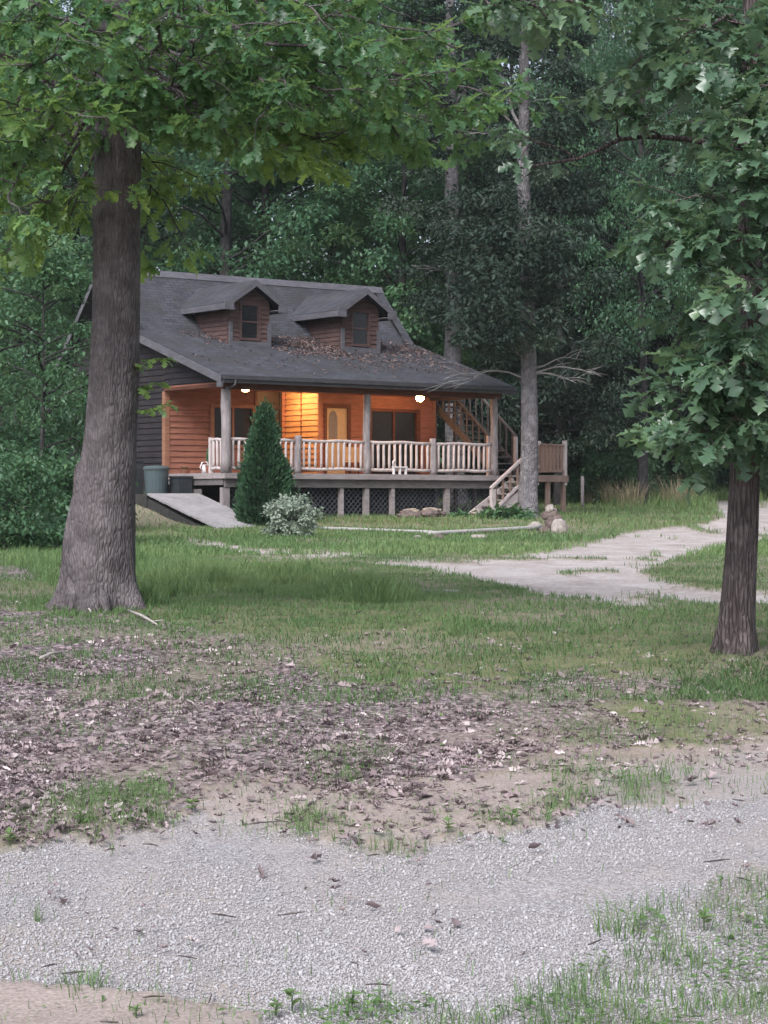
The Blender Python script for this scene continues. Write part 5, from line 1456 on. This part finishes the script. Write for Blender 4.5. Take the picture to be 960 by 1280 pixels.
# sticks lying by the big oak
M['stick'] = mat_wood('bare pale stick', (.34, .30, .28), (.52, .47, .45))
for k, (a, b, lab) in enumerate((((160, 768), (197, 787), 'pale bare stick right of the big oak roots'), ((103, 757), (114, 771), 'short pale stick at the foot of the big oak'), ((50, 830), (78, 822), 'grey stick among the fallen leaves at the left'))):
    A, B = G(*a), G(*b); mid = (A + B) / 2
    mb = MB(); mb.tube([A - mid, (0, 0, .012), B - mid], [.011, .012, .006], 7, wob=.1)
    if k == 0: mb.tube([(B - mid) * .55, (B - mid) * .8 + [.06, .1, .02]], [.006, .004], 5)
    tag(mb.build('stick', M['stick'], None, True, mid + [0, 0, .035]), lab, 'stick')

# ------------------------------------------------------------------ light, sky, camera
SUN_EL, SUN_AZ = 46, 203        # soft light from an overcast evening sky; azimuth measured from +Y towards +X
w = bpy.data.worlds.new('World'); C.world = w; w.use_nodes = True
nt = w.node_tree; nt.nodes.clear()
sky = nt.nodes.new('ShaderNodeTexSky'); sky.sky_type = 'NISHITA'; sky.sun_disc = False
sky.sun_elevation = math.radians(SUN_EL); sky.sun_rotation = math.radians(SUN_AZ); sky.air_density = 1.0; sky.dust_density = 4.0; sky.ozone_density = 1.0
hs = nt.nodes.new('ShaderNodeHueSaturation'); hs.inputs['Saturation'].default_value = .42
tint = nt.nodes.new('ShaderNodeMix'); tint.data_type = 'RGBA'; tint.blend_type = 'MULTIPLY'; tint.inputs[0].default_value = 1; tint.inputs[7].default_value = (.95, .98, 1.09, 1)
bg = nt.nodes.new('ShaderNodeBackground'); bg.inputs['Strength'].default_value = .10
wo = nt.nodes.new('ShaderNodeOutputWorld')
nt.links.new(sky.outputs[0], hs.inputs['Color']); nt.links.new(hs.outputs[0], tint.inputs[6]); nt.links.new(tint.outputs[2], bg.inputs[0]); nt.links.new(bg.outputs[0], wo.inputs[0])
ld = bpy.data.lights.new('sun', 'SUN'); ld.energy = 1.3; ld.angle = math.radians(30); ld.color = (1.0, .975, .955)
lo = bpy.data.objects.new('sun', ld); COL.objects.link(lo)
el, az = math.radians(SUN_EL), math.radians(SUN_AZ)
from mathutils import Vector
sd = Vector((math.sin(az) * math.cos(el), math.cos(az) * math.cos(el), math.sin(el)))
lo.rotation_euler = sd.to_track_quat('Z', 'Y').to_euler(); lo.location = (0, 0, 40)

cd = bpy.data.cameras.new('camera'); cam = bpy.data.objects.new('camera', cd); COL.objects.link(cam)
cam.location = (0, 0, EYE); cam.rotation_euler = (math.radians(90), 0, 0)
cd.sensor_fit = 'VERTICAL'; cd.sensor_height = 24.0; cd.lens = F / 1280 * 24
cd.shift_y = -10 / 1280
cd.clip_start = .1; cd.clip_end = 2000
C.camera = cam
C.render.resolution_x, C.render.resolution_y = 768, 1024
C.render.engine = 'CYCLES'
cy = C.cycles
cy.use_denoising = True
try: cy.denoiser = 'OPENIMAGEDENOISE'
except Exception: pass
cy.max_bounces = 6; cy.diffuse_bounces = 3; cy.glossy_bounces = 2; cy.transmission_bounces = 3; cy.transparent_max_bounces = 4
cy.sample_clamp_indirect = 6; cy.caustics_reflective = False; cy.caustics_refractive = False
cy.use_adaptive_sampling = True; cy.adaptive_threshold = .015
C.view_settings.view_transform = 'Standard'; C.view_settings.look = 'None'; C.view_settings.gamma = 1
C.view_settings.use_curve_mapping = False
C.view_settings.exposure = 1.2
HAZE = 0.00025
if HAZE:
    t = NT('haze'); v = t.n('VolumePrincipled'); t.put(v, 'Color', (.80, .85, .90)); t.put(v, 'Density', HAZE); t.put(v, 'Anisotropy', .3)
    t.t.links.new(v.outputs[0], t.out.inputs['Volume'])
    o = MB().box((-75, -8, -1.3), (75, 185, 48)).build('haze', t.m); o['kind'] = 'stuff'
    C.cycles.volume_bounces = 1
